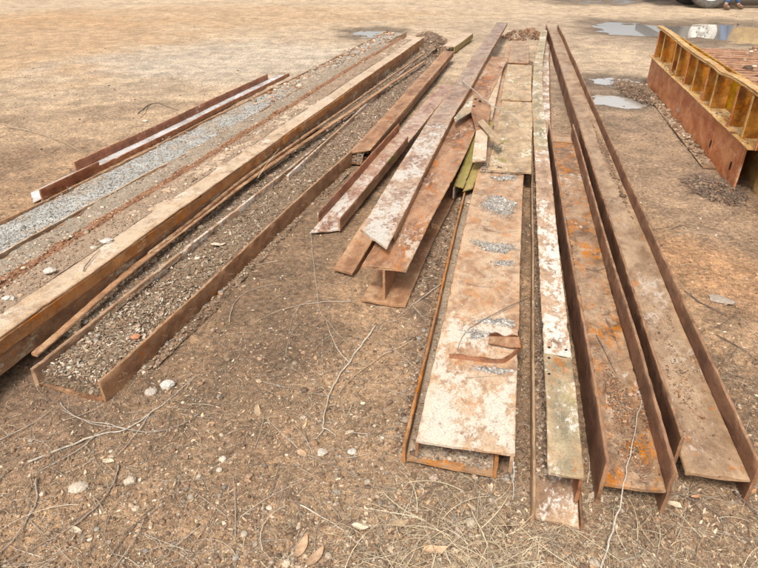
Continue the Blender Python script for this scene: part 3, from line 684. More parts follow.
# ------------------------------------------------------------------ fill inside the channels
FL = [tuple(.62 * q for q in c_) for c_ in LEAF] * 2 + [tuple(.55 * q for q in c_) for c_ in STRAW] + [(.5, .4, .3)]
def fill(name, label, root, line, x0, x1, y0, y1, z, amp, tintc, grit, litter=0, ds=.012, seed=0, crown=.0, cat='soil', big=None, dens=None, floor=.003, tilt=0):
    """a bed of soil between two flanges with stones lying on it; one stuff thing"""
    ny_ = max(3, int((y1 - y0) / ds)); nx_ = max(4, int((x1 - x0) / .012))
    Y = np.linspace(y0, y1, ny_); X = np.linspace(0, 1, nx_)
    YY, XX = np.meshgrid(Y, X, indexing='ij')
    cx = np.interp(YY, line[0], line[1]); cz = np.interp(YY, line[0], line[2])
    def H(xx, yy): 
        e = np.minimum(xx, 1 - xx) * 2
        endf = sstep(0, .06, yy - y0) * sstep(0, .06, y1 - yy)
        return floor + (z + tilt * xx - floor + amp * (fbm(xx * 3 + seed, yy * 7, seed + 5, 4, .6) - .5) * 2 + crown * (np.minimum(e, .6) * 1.6 - .5)) * (.15 + .85 * endf)
    ZZ = np.maximum(H(XX, YY), floor) + cz
    W_ = toW(root, (x0 + (x1 - x0) * XX + cx).ravel(), YY.ravel(), ZZ.ravel())
    id_ = np.arange(ny_ * nx_).reshape(ny_, nx_)
    F = np.stack([id_[:-1, :-1], id_[:-1, 1:], id_[1:, 1:], id_[1:, :-1]], -1).reshape(-1, 4)
    F = np.vstack([F[:, [0, 1, 2]], F[:, [0, 2, 3]]])
    tc = np.array(tintc(W_, XX.ravel(), YY.ravel())) if callable(tintc) else np.tile(np.array(tintc)[None], (len(W_), 1))
    tc = tc * (.75 + .5 * fbm(W_[:, 0] * 9, W_[:, 1] * 9, seed + 9, 4))[:, None]
    So = Soup(); So.addm(W_, F, tc)
    def rp(n, pw=1.0):
        u = rng.uniform(0, 1, n) ** pw; yy = y0 + (y1 - y0) * u; xx = rng.uniform(.02, .98, n)
        if dens is not None: k = rng.uniform(0, 1, n) < dens(xx, yy); xx, yy = xx[k], yy[k]
        zz = np.maximum(H(xx, yy), floor) + np.interp(yy, line[0], line[2])
        return toW(root, x0 + (x1 - x0) * xx + np.interp(yy, line[0], line[1]), yy, zz), yy
    for n, lo, sg, pal, sub in grit:
        q, yy = rp(n, 1.5); stones(So, q, np.exp(rng.normal(lo, sg, len(q))), pal, sub, .5, .3)
    if litter:
        q, yy = rp(litter, 1.4); straws(So, q, rng.uniform(.015, .07, len(q)), rng.uniform(.001, .0022, len(q)), FL, .15)
        q, yy = rp(litter, 1.4); chips(So, q, rng.uniform(.004, .016, len(q)), FL)
    return tag(So.build(name, M['stone']), label, cat, kind='stuff')
GR2 = [tuple(.86 * q for q in c_) for c_ in PAL['grey']] + [(.34, .27, .20)]
def a2tint(W_, xx, yy):
    t = sstep(3.3, 3.9, yy + .3 * (xx - .5)) * (1 - .8 * sstep(4.8, 5.4, yy)); t = np.maximum(t,   .7 * sstep(.57, .72, fbm(W_[:, 0] * 5, W_[:, 1] * 5, 19, 3))); return L3(.37, .36, .33)[None] * (1 - t[:, None]) + L3(.40, .29, .19)[None] * t[:, None]
L2_ = A2['len']
fill('grey_gravel', 'grey crushed gravel filling the wide left channel', A2, l2, .002, .334, -.9, L2_ - .1, -.012, .012, a2tint, [(20000, -5.6, .38, GR2, 0), (900, -5.1, .3, GR2, 1)], 60, seed=1, cat='gravel', crown=.012, floor=-.088)
So = Soup(); n = 420; yy = rng.uniform(3.0, L2_ - .2, n); q = toW(A2, rng.uniform(.02, .32, n), yy, np.full(n, .113)); stones(So, q, np.exp(rng.normal(-4.1, .35, n)), PAL['orange'] + PAL['pale'] * 2, 1, .5)
n = 2600; yy = rng.uniform(-.9, L2_ - .2, n); yy = yy[fbm(yy * 2.2, yy * 0, 23, 3) > .48]; n = len(yy); q = toW(A2, np.where(rng.random(n) < .5, rng.normal(.34, .03, n), rng.normal(.02, .035, n)), yy, np.full(n, .112)); stones(So, q, np.exp(rng.normal(-5.5, .4, n)), PAL['brown'] + PAL['mix'] + PAL['grey'], 0, .6)
tag(So.build('rubble', M['stone']), 'pale and orange rubble pieces on the rear of the gravel channel', 'rubble', kind='stuff')
L3_ = A3['len']
fill('dirt_fill', 'grey-brown dirt and chips packed in the beam with the orange edge', A3, l3, -.70, -.32, -.5, L3_ - .2, -.10, .024, (.27, .21, .15), [(11000, -5.7, .45, PAL['grey'] + PAL['pale'] + PAL['mix'], 0), (420, -4.8, .35, PAL['pale'], 1)], 350, seed=2, crown=.004, floor=-.118, tilt=.065)
fill('rust_flakes', 'orange rust flakes heaped along the crumbling beam edge', A3, l3, -.365, -.283, -.5, L3_ - .2, .002, .022, (.28, .14, .075), [(9000, -5.8, .4, PAL['orange'], 0), (250, -5.0, .4, PAL['orange'] + PAL['pale'], 0)], 0, seed=21, crown=.02, floor=-.07, cat='rust flakes')
fill('dirt_strip', 'strip of dirt and chips along the left edge of the tan-topped girder', A4, l4, -.29, -.125, -.5, L3_ - .3, .002, .008, (.30, .21, .14), [(5500, -5.7, .45, PAL['pale'] + PAL['brown'], 0), (200, -4.8, .3, PAL['pale'], 1)], 120, seed=3, floor=.001)
L6_ = A6['len']
fill('dirt_fill', 'stony dirt and bark filling the channel with the clean right flange', A6, l6, -.324, -.012, .02, L6_ - .02, .050, .020, (.19, .12, .075), [(9000, -6.1, .5, PAL['brown'] * 3 + PAL['pale'], 0), (160, -4.9, .3, PAL['pale'] + PAL['brown'], 1)], 4200, seed=4,
     crown=.008)
So = Soup(); n = 3600; yy = np.abs(rng.normal(0, .42, n)) + .02; q = toW(A6, rng.uniform(-.318, -.02, n), yy, np.full(n, .066)); stones(So, q, np.exp(rng.normal(-5.75, .5, n)), PAL['pale'] + PAL['mix'] + PAL['brown'], 0, .45, .2); q = toW(A6, rng.uniform(-.318, -.02, 500), np.abs(rng.normal(0, .5, 500)) + .02, np.full(500, .07)); chips(So, q, rng.uniform(.004, .013, 500), [(.56, .47, .37), (.4, .3, .21), (.25, .17, .11)])
tag(So.build('stone_chips', M['stone']), 'pale stone chips and bark flakes at the near end of the filled channel', 'gravel', kind='stuff')
fill('leaf_litter', 'leaf and bark litter in the rear length of channel', A6b, l6b, -.078, .30, .0, A6b['len'] - .1, .06, .02, (.18, .12, .08), [(4500, -5.2, .45, PAL['brown'] * 2 + PAL['pale'], 0)], 1800, seed=5)
# dirt bank between tan girder and the stone-filled channel
GA, lga = beam('dirt_bank', 'bank of dirt, straw and gravel wedged between the tan-topped girder and stony channel', 'soil', [(54, 338, .0), (424, 52, .0)])
GA['kind'] = 'stuff'
ob = fill('bank', None, GA, lga, -.06, .22, .0, GA['len'], .075, .018, (.17, .115, .075), [(5000, -5.4, .5, PAL['mix'] + PAL['brown'], 0), (130, -4.7, .35, PAL['mix'], 1)], 4000, seed=6)
m_ = GA.matrix_basis.copy(); bpy.data.objects.remove(GA)
ob.name = 'dirt_bank'; tag(ob, 'bank of dirt, straw and gravel wedged between the tan-topped girder and stony channel', 'soil')
# under/inside C1b and C2b
fill('dirt_fill', 'rubble and dirt inside the channel cradling the wide girder', C1b, lc1b, .0, .298, .015, C1b['len'] - .1, .035, .012, (.30, .22, .15), [(5000, -5.3, .4, PAL['mix'], 0), (60, -4.5, .3, PAL['pale'], 1)], 100, seed=7)
fill('dirt_fill', 'dark grit lying in the narrow channel under the long pale angle', C2b, lc2b, .0, .05, .16, C2b['len'] - .1, .022, .006, (.25, .17, .11), [(5000, -5.5, .4, PAL['brown'] + PAL['pale'], 0)], 100, seed=8)
for (rt, ln, xa, xb, ya, yb, lab) in ((A6, l6, .002, .06, .15, A6['len'] - .1, 'soil crumbs banked along the outside of the filled channel'), (A6, l6, -.40, -.343, .1, 2.5, 'soil crumbs banked left of the filled channel'),
        (C1b, lc1b, -.06, -.014, .05, 4.5, 'soil banked along the left foot of the wide girder'), (D2, ld2, .222, .28, .0, 8.0, 'soil crumbs banked along the right foot of the longest H-beam'),
        (C1b, lc1b, .315, .40, .0, 8.0, 'dark soil lying in the slot right of the wide girder'), (B4, lb4, .12, .19, .1, 4.0, 'soil banked to the right of the I-beam'), (B2, lb2, -.05, -.012, .2, 1.5, 'soil banked left of the red open channel')):
    z0 = -float(ln[2][0]); fill('soil_bank', lab, rt, ln, xa, xb, ya, yb, z0 + .008, .02, (.24, .15, .088), [(1500, -5.5, .5, PAL['brown'] * 2 + PAL['mix'], 0)], 250, seed=int(ya * 10) + len(lab), crown=.016, floor=z0 - .012)
# patches on C1
def patch(root, line, cx, cy, rx, ry, n, z, pal, lo, label, name='gravel_patch', sub=0, litter=0):
    So = Soup(); nc = 14; ck = rng.integers(0, nc, n); cxy = rng.normal(0, .42, (nc, 2)); csg = rng.uniform(.08, .34, nc)
    g2 = rng.normal(0, 1, (n, 2)) * csg[ck][:, None] * np.array([1, .8]) + cxy[ck]
    xx = cx + rx * g2[:, 0]; yy = cy + ry * g2[:, 1]; k2 = (xx > .01) & (xx < .315 if root is C1 else xx < .2); xx, yy = xx[k2], yy[k2]
    L_ = root['len']; k = (yy > .01) & (yy < L_); xx, yy = xx[k], yy[k]
    q = toW(root, xx + np.interp(yy, line[0], line[1]), yy, np.interp(yy, line[0], line[2]) + z)
    stones(So, q, np.exp(rng.normal(lo, .5, len(q))), pal, sub, .6)
    if litter: straws(So, q[:litter], rng.uniform(.02, .06, min(litter, len(q))), rng.uniform(.001, .002, min(litter, len(q))), STRAW)
    return tag(So.build(name, M['stone']), label, 'gravel', kind='stuff')
def loc_of(root, u, v_, z):
    q = P(u, v_, z); a = -root.rotation_euler[2]; dx, dy = q[0] - root.location[0], q[1] - root.location[1]
    return dx * math.cos(a) - dy * math.sin(a), dx * math.sin(a) + dy * math.cos(a)
fill('debris_line', 'ridge of crumbs along the front edge of the lapped plate', C1, lc1, .015, .31, loc_of(C1, 500, 173, .135)[1], loc_of(C1, 500, 164, .135)[1], .012, .010, (.30, .20, .13), [(900, -5.6, .5, PAL['brown'] + PAL['grey'], 0)], 40, seed=31, floor=.0)
for (u, v_, ru, ryv, n, lab) in ((500, 203, .10, .17, 3600, 'round grey gravel patch near the middle of the wide dusty girder'), (505, 178, .09, .06, 700, 'thin grey gravel band just below the lapped plate'),
                         (495, 247, .09, .07, 900, 'small grey gravel smear below the round patch'), (503, 263, .05, .035, 260, 'tiny grey gravel spot on the wide girder'),
                         (500, 322, .075, .03, 700, 'grey gravel just above the bent scrap strip'), (480, 335, .06, .035, 300, 'sparse grey grit left of the bent scrap strip'), (496, 371, .08, .018, 420, 'grey grit line just below the bent scrap strip')):
    x_, y_ = loc_of(C1, u, v_, .135); patch(C1, lc1, x_, y_, ru, ryv, n * 4, .0, PAL['grey'], -6.15, lab)
patch(D1, ld1, .12, .35, .07, .35, 2500, -.092, PAL['orange'] + PAL['brown'], -6.2, 'orange rust grit on the web of the shorter H-beam', 'rust_grit', litter=30)
patch(D2, ld2, .12, .55, .07, .5, 700, -.077, PAL['orange'] + PAL['brown'], -6.2, 'orange rust grit on the near web of the longest H-beam', 'rust_grit', litter=15)
patch(D2, ld2, .17, 3.2, .03, 1.3, 1500, -.077, PAL['brown'], -5.7, 'brown crumbs along the flange root of the longest H-beam', 'rust_grit', litter=25)
patch(D1, ld1, .03, 1.5, .012, 1.6, 1200, -.092, PAL['brown'], -5.8, 'brown crumbs along the left flange root of the shorter H-beam', 'rust_grit')

# ------------------------------------------------------------------ bent scrap strip on C1
def ribbon(name, mat, pts, h, th, parent, org, lean=0):
    A = np.array(pts) - np.array(org)
    t = np.linspace(0, len(A) - 1, len(A) * 8); B = np.stack([np.interp(t, range(len(A)), A[:, i]) for i in range(3)], -1)
    for _ in range(3): B[1:-1] = (B[:-2] + B[1:-1] * 2 + B[2:]) / 4
    d = np.gradient(B, axis=0); d[:, 2] = 0; d /= np.linalg.norm(d, axis=1)[:, None]; nrm = np.stack([-d[:, 1], d[:, 0], 0 * d[:, 0]], -1)
    hh = h * (.7 + .6 * vn(t * 1.9, t * 0, 77))[:, None]
    up = np.array([0, 0, 1.0])
    V = np.stack([B - nrm * th / 2, B + nrm * th / 2, B + nrm * (th / 2 + lean) + up * hh, B + nrm * (-th / 2 + lean) + up * hh], 1)
    n = len(B); f = []
    for i in range(n - 1):
        for j in range(4): f.append([i * 4 + j, i * 4 + (j + 1) % 4, (i + 1) * 4 + (j + 1) % 4, (i + 1) * 4 + j])
    f += [[3, 2, 1, 0], [n * 4 - 4, n * 4 - 3, n * 4 - 2, n * 4 - 1]]
    return mk(name, V.reshape(-1, 3), f, mat, parent, True, 35, {'edge': np.zeros(n * 4)})
so_ = P(485, 350, .135); SCR = empty('scrap_strip', so_, 0, label='bent rusty scrap strip curled into a U on the wide dusty girder', cat='scrap metal')
z_ = .137
ribbon('strip', M['brown'], [P(449, 358, z_), P(470, 360, z_), P(492, 363, z_), P(504, 363, z_), P(514, 356, z_), P(521, 348, z_)], .016, .006, SCR, so_, .006)
plate('flap', M['pink'], [P(521, 347, z_ + .022), P(519, 337, z_ + .03), P(489, 336, z_ + .018), P(488, 343, z_ + .012), P(510, 347, z_ + .014)], .005, SCR, so_)
ribbon('rim', M['brown'], [P(489, 338, z_), P(503, 340, z_), P(519, 341, z_), P(521, 348, z_)], .028, .006, SCR, so_, -.004)

# ------------------------------------------------------------------ twigs
def tube(name, pts, r0, r1, mat, colr, parent=None, org=(0, 0, 0), k=6, jit=.25):
    A = np.array(pts, float) - np.array(org); n = len(A)
    if n > 2:
        m = (n - 1) * 6 + 1; t = np.linspace(0, n - 1, m); B = []
        for q in t:
            i = min(int(q), n - 2); f = q - i; p0 = A[max(i - 1, 0)]; p1 = A[i]; p2 = A[i + 1]; p3 = A[min(i + 2, n - 1)]
            B.append(.5 * (2 * p1 + (p2 - p0) * f + (2 * p0 - 5 * p1 + 4 * p2 - p3) * f * f + (3 * p1 - p0 - 3 * p2 + p3) * f ** 3))
        B = np.array(B)
    else: B = np.linspace(A[0], A[1], 8)
    m = len(B); s = random.randint(0, 999)
    B[:, 0] += (vn(np.arange(m) * .6, np.zeros(m), s) - .5) * r0 * 2.2; B[:, 1] += (vn(np.arange(m) * .6, np.zeros(m) + 3, s) - .5) * r0 * 2.2
    d = np.gradient(B, axis=0); d /= np.linalg.norm(d, axis=1)[:, None] + 1e-9
    a = np.cross(d, (0, 0, 1.0)); a /= np.linalg.norm(a, axis=1)[:, None] + 1e-9; b = np.cross(a, d)
    r = np.linspace(r0, r1, m) * (1 + jit * (vn(np.arange(m) * .8, np.zeros(m), s + 1) - .5))
    th = np.linspace(0, 2 * math.pi, k, endpoint=False)
    V = B[:, None] + r[:, None, None] * (np.cos(th)[None, :, None] * a[:, None] + np.sin(th)[None, :, None] * b[:, None])
    f = [[i * k + j, i * k + (j + 1) % k, (i + 1) * k + (j + 1) % k, (i + 1) * k + j] for i in range(m - 1) for j in range(k)]
    f += [list(range(k))[::-1], [(m - 1) * k + q for q in range(k)]]
    C = np.tile(np.array(colr)[None], (m * k, 1)) * (.85 + .3 * vn(np.repeat(np.arange(m), k) * .5, np.zeros(m * k), s))[:, None]
    return mk(name, V.reshape(-1, 3), f, mat, parent, True, None, {'tint': C})
PALE = (.50, .43, .34); GREYB = (.33, .28, .23); DARKB = (.15, .10, .07); TANB = (.40, .29, .19)
def twig(label, pts, r=.003, colr=GREYB, z=.006, name='twig', branches=(), taper=.35, h=None):
    def W_(q):
        zz = q[2] if len(q) > 2 else z; w0 = P(q[0], q[1], zz)
        if len(q) <= 2 and h is None: w0[2] = max(0, float(ground_h(w0[0], w0[1]))) + z
        return w0
    pts = [W_(q) for q in pts]; org = pts[0]
    if branches:
        root = empty(name, org, 0, label=label, cat='twig', group='fallen twigs and roots')
        tube('stem', pts, r, r * taper, M['twig'], colr, root, org)
        for bp in branches: tube('branch', [W_(q) for q in bp], r * .55, r * .25, M['twig'], colr, root, org)
    else:
        o = tube(name, pts, r, r * taper, M['twig'], colr, None, org); o.location = org; tag(o, label, 'twig', 'fallen twigs and roots')
twig('pale bent stick rising from the bottom edge onto the shorter H-beam', [(598, 580, .01), (606, 552, .02), (615, 520, .05), (622, 495, .09), (628, 462, .12), (636, 425, .115), (641, 398, .115)], .0036, (.46, .39, .31), taper=.4)
twig('thin curved twig arching across the wide dusty girder', [(521, 301, .15), (500, 311, .15), (478, 322, .145), (464, 334, .14), (457, 350, .14)], .0028, (.22, .16, .12))
twig('short dark twig under the bent scrap strip', [(464, 378, .138), (484, 376.5, .138), (505, 375, .138)], .0017, (.25, .19, .14))
twig('slim twig crossing the wide girder below the gravel patch', [(484, 228, .138), (500, 232, .14), (518, 231, .138)], .002, (.25, .18, .13))
twig('short twig at mid-length of the wide dusty girder', [(466, 283, .138), (478, 286, .14), (492, 287, .138)], .002, (.25, .18, .13))
twig('long grey branch leaning from the mottled girder down onto the lapped plate', [(462, 81, .29), (475, 91, .32), (487, 102, .30), (505, 112, .24), (515, 118, .20), (521, 124, .18)], .007, (.38, .34, .28), branches=[[(505, 112, .24), (517, 113, .2), (528, 108, .18)], [(515, 118, .2), (519, 122, .18), (518, 128, .16)]])
twig('long pale root snaking down the bare dirt in the middle', [(375, 326), (362, 345), (349, 362), (338, 377), (331, 392), (324, 412), (323, 428), (316, 438), (307, 445)], .0042, (.48, .41, .32), branches=[[(349, 362), (338, 350), (330, 332), (326, 318)], [(323, 428), (332, 432), (336, 436)]])
twig('thinner tan root beside the long pale root', [(424, 334), (402, 347), (385, 355), (365, 368), (350, 380), (340, 392), (334, 412)], .003, TANB)
twig('wavy pale stem left of the I-beam end', [(311, 232), (313, 258), (317, 290), (320, 310), (330, 325), (342, 338)], .0022, (.40, .33, .26))
twig('pale curl of root below the flanged channel', [(229, 322), (233, 306), (243, 295), (262, 287), (275, 285)], .0022, (.40, .33, .26))
twig('pale twig crossing below the I-beam', [(352, 303), (325, 302), (300, 306), (275, 312), (255, 322)], .0022, (.40, .33, .26), branches=[[(300, 306), (292, 318), (290, 330)]])
twig('thin pale twig near the I-beam and wide girder gap', [(445, 280, .02), (430, 292, .02), (412, 305, .01), (398, 318)], .0026, (.46, .40, .33), branches=[[(412, 305, .01), (425, 318), (445, 322)]])
twig('main grey branch of the bundle at lower left', [(27, 463), (60, 449), (95, 436), (125, 429), (150, 414), (175, 396), (196, 376)], .0042, (.42, .36, .29), branches=[[(125, 429), (108, 424), (85, 421), (62, 410)], [(95, 436), (75, 452), (45, 468), (32, 474)], [(150, 414), (134, 436), (118, 455)]])
twig('second branch crossing the lower left bundle', [(60, 402), (72, 414), (92, 423), (118, 427), (150, 432), (180, 425), (200, 412)], .003, (.30, .25, .20), branches=[[(118, 427), (135, 420), (160, 416)]])
twig('straight stick at the left edge below the raised girder', [(-6, 443), (15, 432), (36, 421), (52, 409)], .0028, (.38, .31, .24))
twig('bent twig near the lower left corner', [(36, 478), (37, 500), (27, 520), (12, 540), (-3, 556)], .0033, (.36, .30, .24))
twig('forked twig running to the bottom left edge', [(119, 464), (112, 486), (98, 505), (75, 524), (40, 545), (-5, 568)], .0032, (.28, .22, .17), branches=[[(112, 486), (95, 500), (98, 512)]])
twig('long thin branch from the lower centre to the bottom edge', [(522, 486), (500, 498), (478, 510), (450, 524), (425, 541), (402, 566)], .0036, (.30, .22, .16), branches=[[(486, 480), (492, 498), (498, 510)]])
twig('dark twig across the lower middle dirt', [(308, 455), (335, 466), (362, 478), (392, 490), (425, 506)], .0028, (.24, .18, .13), branches=[[(392, 490), (370, 487), (340, 488)]])
twig('thin twig pointing down right from the straw at lower middle', [(300, 505), (322, 517), (340, 528), (358, 545)], .0024, PALE)
twig('tan stalk leaning through the straw clump', [(488, 545, .03), (476, 520, .03), (468, 500, .01)], .003, STRAW[0])
twig('dark stick right of the shorter H-beam end', [(664, 492), (690, 498), (715, 512), (735, 526), (752, 545)], .0032, (.17, .12, .09), branches=[[(690, 498), (700, 510), (703, 520)]])
twig('dark stick at the right edge below the longest H-beam', [(734, 492), (745, 504), (765, 522)], .0036, (.15, .10, .08))
twig('dark twig on the orange dirt right of the longest H-beam', [(684, 292), (700, 302), (727, 315)], .005, (.15, .10, .08))
twig('thin dark twig pair at the right edge', [(716, 334), (738, 346), (758, 360)], .003, (.17, .12, .09), branches=[[(738, 346), (732, 358), (742, 372)]])
twig('small dark twig in the wide right-hand dirt strip', [(672, 230), (681, 226), (690, 228)], .004, (.2, .14, .1))
twig('sinuous dark stick on the far left dirt', [(138, 114), (148, 106), (158, 104), (168, 107), (178, 111)], .006, (.18, .13, .09), branches=[[(148, 106), (146, 112), (140, 118)]])
twig('long pale stalk on the far left dirt', [(8, 127), (30, 131), (60, 141), (88, 157)], .006, (.36, .27, .18))
twig('forked twig lying in the shorter H-beam web', [(596, 335, .105), (606, 352, .107), (616, 374, .105)], .0024, (.16, .12, .09), branches=[[(606, 318, .107), (614, 335, .107), (620, 350, .105)], [(601, 363, .105), (615, 362, .11), (632, 357, .11)]])
twig('slim twig lying on the middle of the shorter H-beam', [(586, 268, .105), (595, 270, .107), (607, 267, .105)], .003, (.2, .15, .11))
twig('grey rootlet hanging from the near right corner of the wide girder', [(514, 462, .115), (513.5, 478, .06), (513, 500, .01)], .003, (.45, .42, .38), h=1)
twig('pale curved twig in the dirt-choked beam', [(140, 200, .19), (152, 208, .195), (163, 206, .2), (172, 198, .2)], .004, (.5, .42, .33))
twig('dark stick lying on the tan top of the left girder', [(83, 271, .24), (88, 262, .245), (100, 250, .24)], .003, (.18, .12, .08))
twig('straight stalk slanting off the raised girder side', [(258, 178, .12), (266, 165, .16), (280, 148, .2)], .003, (.5, .42, .3))
# many small anonymous sprigs
So = Soup()
p = scatter(1800, 1.0, 5.5, 1.9, lambda x, y: .35 + .65 * sdn(x, y)); straws(So, p, rng.uniform(.06, .26, len(p)), rng.uniform(.0016, .0036, len(p)), [(.24, .18, .13), (.14, .10, .07), (.34, .27, .2), (.46, .38, .29), (.18, .13, .09)], .06, .9, 9)
tag(So.build('small_sprigs', M['twig']), 'thin broken sprigs strewn over the bare dirt', 'twigs', kind='stuff')

# ------------------------------------------------------------------ single stones and leaves that stand out
def rock(label, u, v_, px, colr, flat=.6, z=0, name='stone', asp=1.2, rz=0.3, sd=0):
    c_ = P(u, v_, z); sc = .85 * px / FOC * (c_[1] * cs + (CAM_H - z) * sn); colr = tuple(q * .82 for q in colr)
    rg = np.random.default_rng(sd + int(u)); V = I2[0] * (1 + .0 * I2[0][:, :1])
    dsp = 1 + .16 * (rg.normal(size=3) @ (np.sin(V @ rg.normal(size=(3, 3)) * 2.6)).T) * .5 + rg.uniform(-.09, .07, len(V))
    V = V * dsp[:, None] * np.array([asp, 1, flat]); ca, sa = math.cos(rz), math.sin(rz)
    V = np.stack([V[:, 0] * ca - V[:, 1] * sa, V[:, 0] * sa + V[:, 1] * ca, V[:, 2]], -1) * sc
    V[:, 2] += sc * flat * .65
    if z == 0: c_[2] = max(0, float(ground_h(c_[0], c_[1]))) - .002
    o = mk(name, V, I2[1], M['stone'], None, True, 18, {'tint': np.tile(np.array(colr)[None], (len(V), 1))}, loc=c_)
    return tag(o, label, 'stone', 'single stones standing out on the ground')
rock('orange clod resting beside the I-beam near the wide girder', 434, 231, 6, (.52, .30, .15), .9, asp=1.1)
rock('flat pale stone alone at lower left', 78, 489, 8.5, (.58, .47, .36), .4, asp=1.3)
rock('small pale stone right of the flat lone stone at lower left', 131, 482, 6, (.56, .45, .34), .8)
rock('whitish lump next to the near flange of the stony channel', 168, 387, 7, (.62, .56, .49), .7)
rock('cracked pale stone left of the whitish lump', 152, 394, 6.5, (.50, .42, .34), .6)
rock('rounded beige stone just left of the straw clump at bottom', 471, 524, 7, (.50, .41, .30), .7, asp=.9)
rock('pale stone in the centre dirt near the foot of the pale root', 323, 453, 5, (.60, .52, .42), .6)
rock('flat cream stone in the centre right of the pale root foot', 352, 452, 4.5, (.62, .55, .46), .5)
rock('grey stone sitting in the straw between girder and channel', 195, 221, 6, (.36, .34, .26), .9, z=.07)
rock('large pale stone on the dirt strip at far left', 50, 272, 6, (.62, .54, .46), .5, z=.245)
rock('white stone beside the orange edge at far left', 107, 242, 6, (.64, .57, .50), .4, z=.235)
rock('white stone near the left photo edge on the tan-topped girder', 8, 299, 5, (.66, .6, .52), .5, z=.235)
rock('brick-orange pebble on the filled channel near end', 136, 338, 4.5, (.60, .26, .13), .5, z=.075)
rock('flat grey slab stone on the right-hand dirt', 720, 300, 9, (.42, .34, .27), .25, asp=1.6, rz=-.6)
rock('pale stone on the far left bare dirt', 145, 122, 2.5, (.66, .6, .5), .6)
rock('brown stone by the bottom left of the wide channel', 434, 478, 4, (.5, .36, .27), .6)
def leaf(label, u, v_, px, colr, rz=0, z=.006):
    c_ = P(u, v_, z); sc = px / FOC * (c_[1] * cs + (CAM_H - z) * sn); n = 13; V = []; F = []
    c_[2] = z if z > .05 else max(0, float(ground_h(c_[0], c_[1]))) + .008
    for i in range(n):
        t = i / (n - 1); wv = math.sin(math.pi * t ** .85) ** .8 * .36 + .01
        for j in range(5):
            s_ = (j - 2) / 2; V.append(((t * 2 - 1), s_ * wv, .12 * abs(s_) * (1 + .5 * math.sin(t * 7)) + .18 * (t - .5) ** 2 * 2 + .03 * math.sin(t * 11 + s_ * 4)))
    V = np.array(V) * sc; ca, sa = math.cos(rz), math.sin(rz); V = np.stack([V[:, 0] * ca - V[:, 1] * sa, V[:, 0] * sa + V[:, 1] * ca, V[:, 2]], -1)
    F = [[i * 5 + j, i * 5 + j + 1, (i + 1) * 5 + j + 1, (i + 1) * 5 + j] for i in range(n - 1) for j in range(4)]
    o = mk('dead_leaf', V, F, M['litter'], None, True, None, {'tint': np.tile(np.array(colr)[None], (len(V), 1))}, loc=c_)
    return tag(o, label, 'leaf', 'dead leaves on the ground')
leaf('orange-tan dead leaf near the bottom edge left of the straw clump', 435, 552, 13, (.58, .36, .21), .1)
leaf('curled tan leaf standing in the straw at the bottom left of centre', 302, 548, 14, (.50, .32, .19), 1.3)
leaf('second curled tan leaf at the bottom left of centre', 316, 560, 13, (.44, .28, .17), 1.0)
leaf('pale leaf scrap right of the curled leaves', 360, 528, 9, (.60, .46, .33), -.2)
leaf('brown leaf beside the straw clump base', 457, 535, 8, (.42, .30, .24), 1.6)
leaf('small orange leaf at the lower right edge', 752, 492, 6, (.52, .26, .13), .4)
leaf('orange leaf bit right of the shorter H-beam end', 695, 497, 5, (.52, .27, .14), .2)
leaf('pale leaf on the filled channel', 218, 245, 8, (.54, .41, .31), .1, z=.075)

# ------------------------------------------------------------------ clumps of roots and mud
def clump(label, u, v_, ru, rv, hgt, name='root_clump', pal=None, ns=900, colr=(.16, .11, .08), ssz=-4.8):
    c_ = P(u, v_); rx = ru / FOC * (c_[1] * cs + CAM_H * sn); ry = abs(P(u, v_ - rv)[1] - P(u, v_ + rv)[1]) / 2
    So = Soup(); nr, na = 14, 40; V = [(c_[0], c_[1], hgt)]; 
    for i in range(1, nr):
        for j in range(na):
            a = j / na * 6.283; r = i / (nr - 1); wob = .75 + .5 * float(vn(math.cos(a) * 1.7 + u, math.sin(a) * 1.7 + v_, 5))
            x = c_[0] + rx * r * wob * math.cos(a); y = c_[1] + ry * r * wob * math.sin(a)
            V.append((x, y, hgt * (1 - r ** 1.4) * (.2 + 1.6 * float(fbm(x * 18, y * 18, 9, 4))) - .008))
    F = [(0, 1 + j, 1 + (j + 1) % na) for j in range(na)]
    for i in range(nr - 2):
        for j in range(na):
            a = 1 + i * na + j; b_ = 1 + i * na + (j + 1) % na; F += [(a, a + na, b_ + na), (a, b_ + na, b_)]
    So.add(V, F, colr)
    a = rng.uniform(0, 6.28, ns); r = np.sqrt(rng.uniform(0, 1, ns)) * rng.uniform(.8, 1.35, ns); r = np.minimum(r, 1.25)
    q = np.stack([c_[0] + rx * r * np.cos(a), c_[1] + ry * r * np.sin(a), hgt * np.maximum(0, 1 - r ** 1.4) * rng.uniform(.3, 1.1, ns)], -1)
    stones(So, q, np.exp(rng.normal(ssz, .45, ns)), pal or PAL['brown'], 0, .7)
    straws(So, q[:ns // 2], rng.uniform(.04, .12, ns // 2), rng.uniform(.003, .006, ns // 2), [(.2, .14, .1), (.30, .22, .15), (.12, .08, .06), (.16, .11, .08)], .3, 1.2)
    return tag(So.build(name, M['stone']), label, 'debris', kind='stuff')
clump('muddy clump of roots at the near corner of the red and yellow box section', 713, 189, 20, 13, .05, ns=1500, ssz=-5.1)
clump('dark wet clods at the far corner of the box section beside the puddle', 638, 92, 15, 11, .05, ns=1200)
clump('dirt and root heap at the rear end of the tan-topped girder', 432, 42, 13, 9, .09, ssz=-4.4, ns=1400)
clump('orange rusty debris heap behind the wide girder', 532, 35, 9, 4, .10, pal=PAL['orange'] + PAL['brown'], colr=(.3, .17, .1), ssz=-4.4, ns=600)
clump('brown debris at the rear end of the wide girder', 514, 38, 9, 3, .12, pal=PAL['orange'] + PAL['brown'], colr=(.3, .2, .13), ssz=-4.4, ns=500)
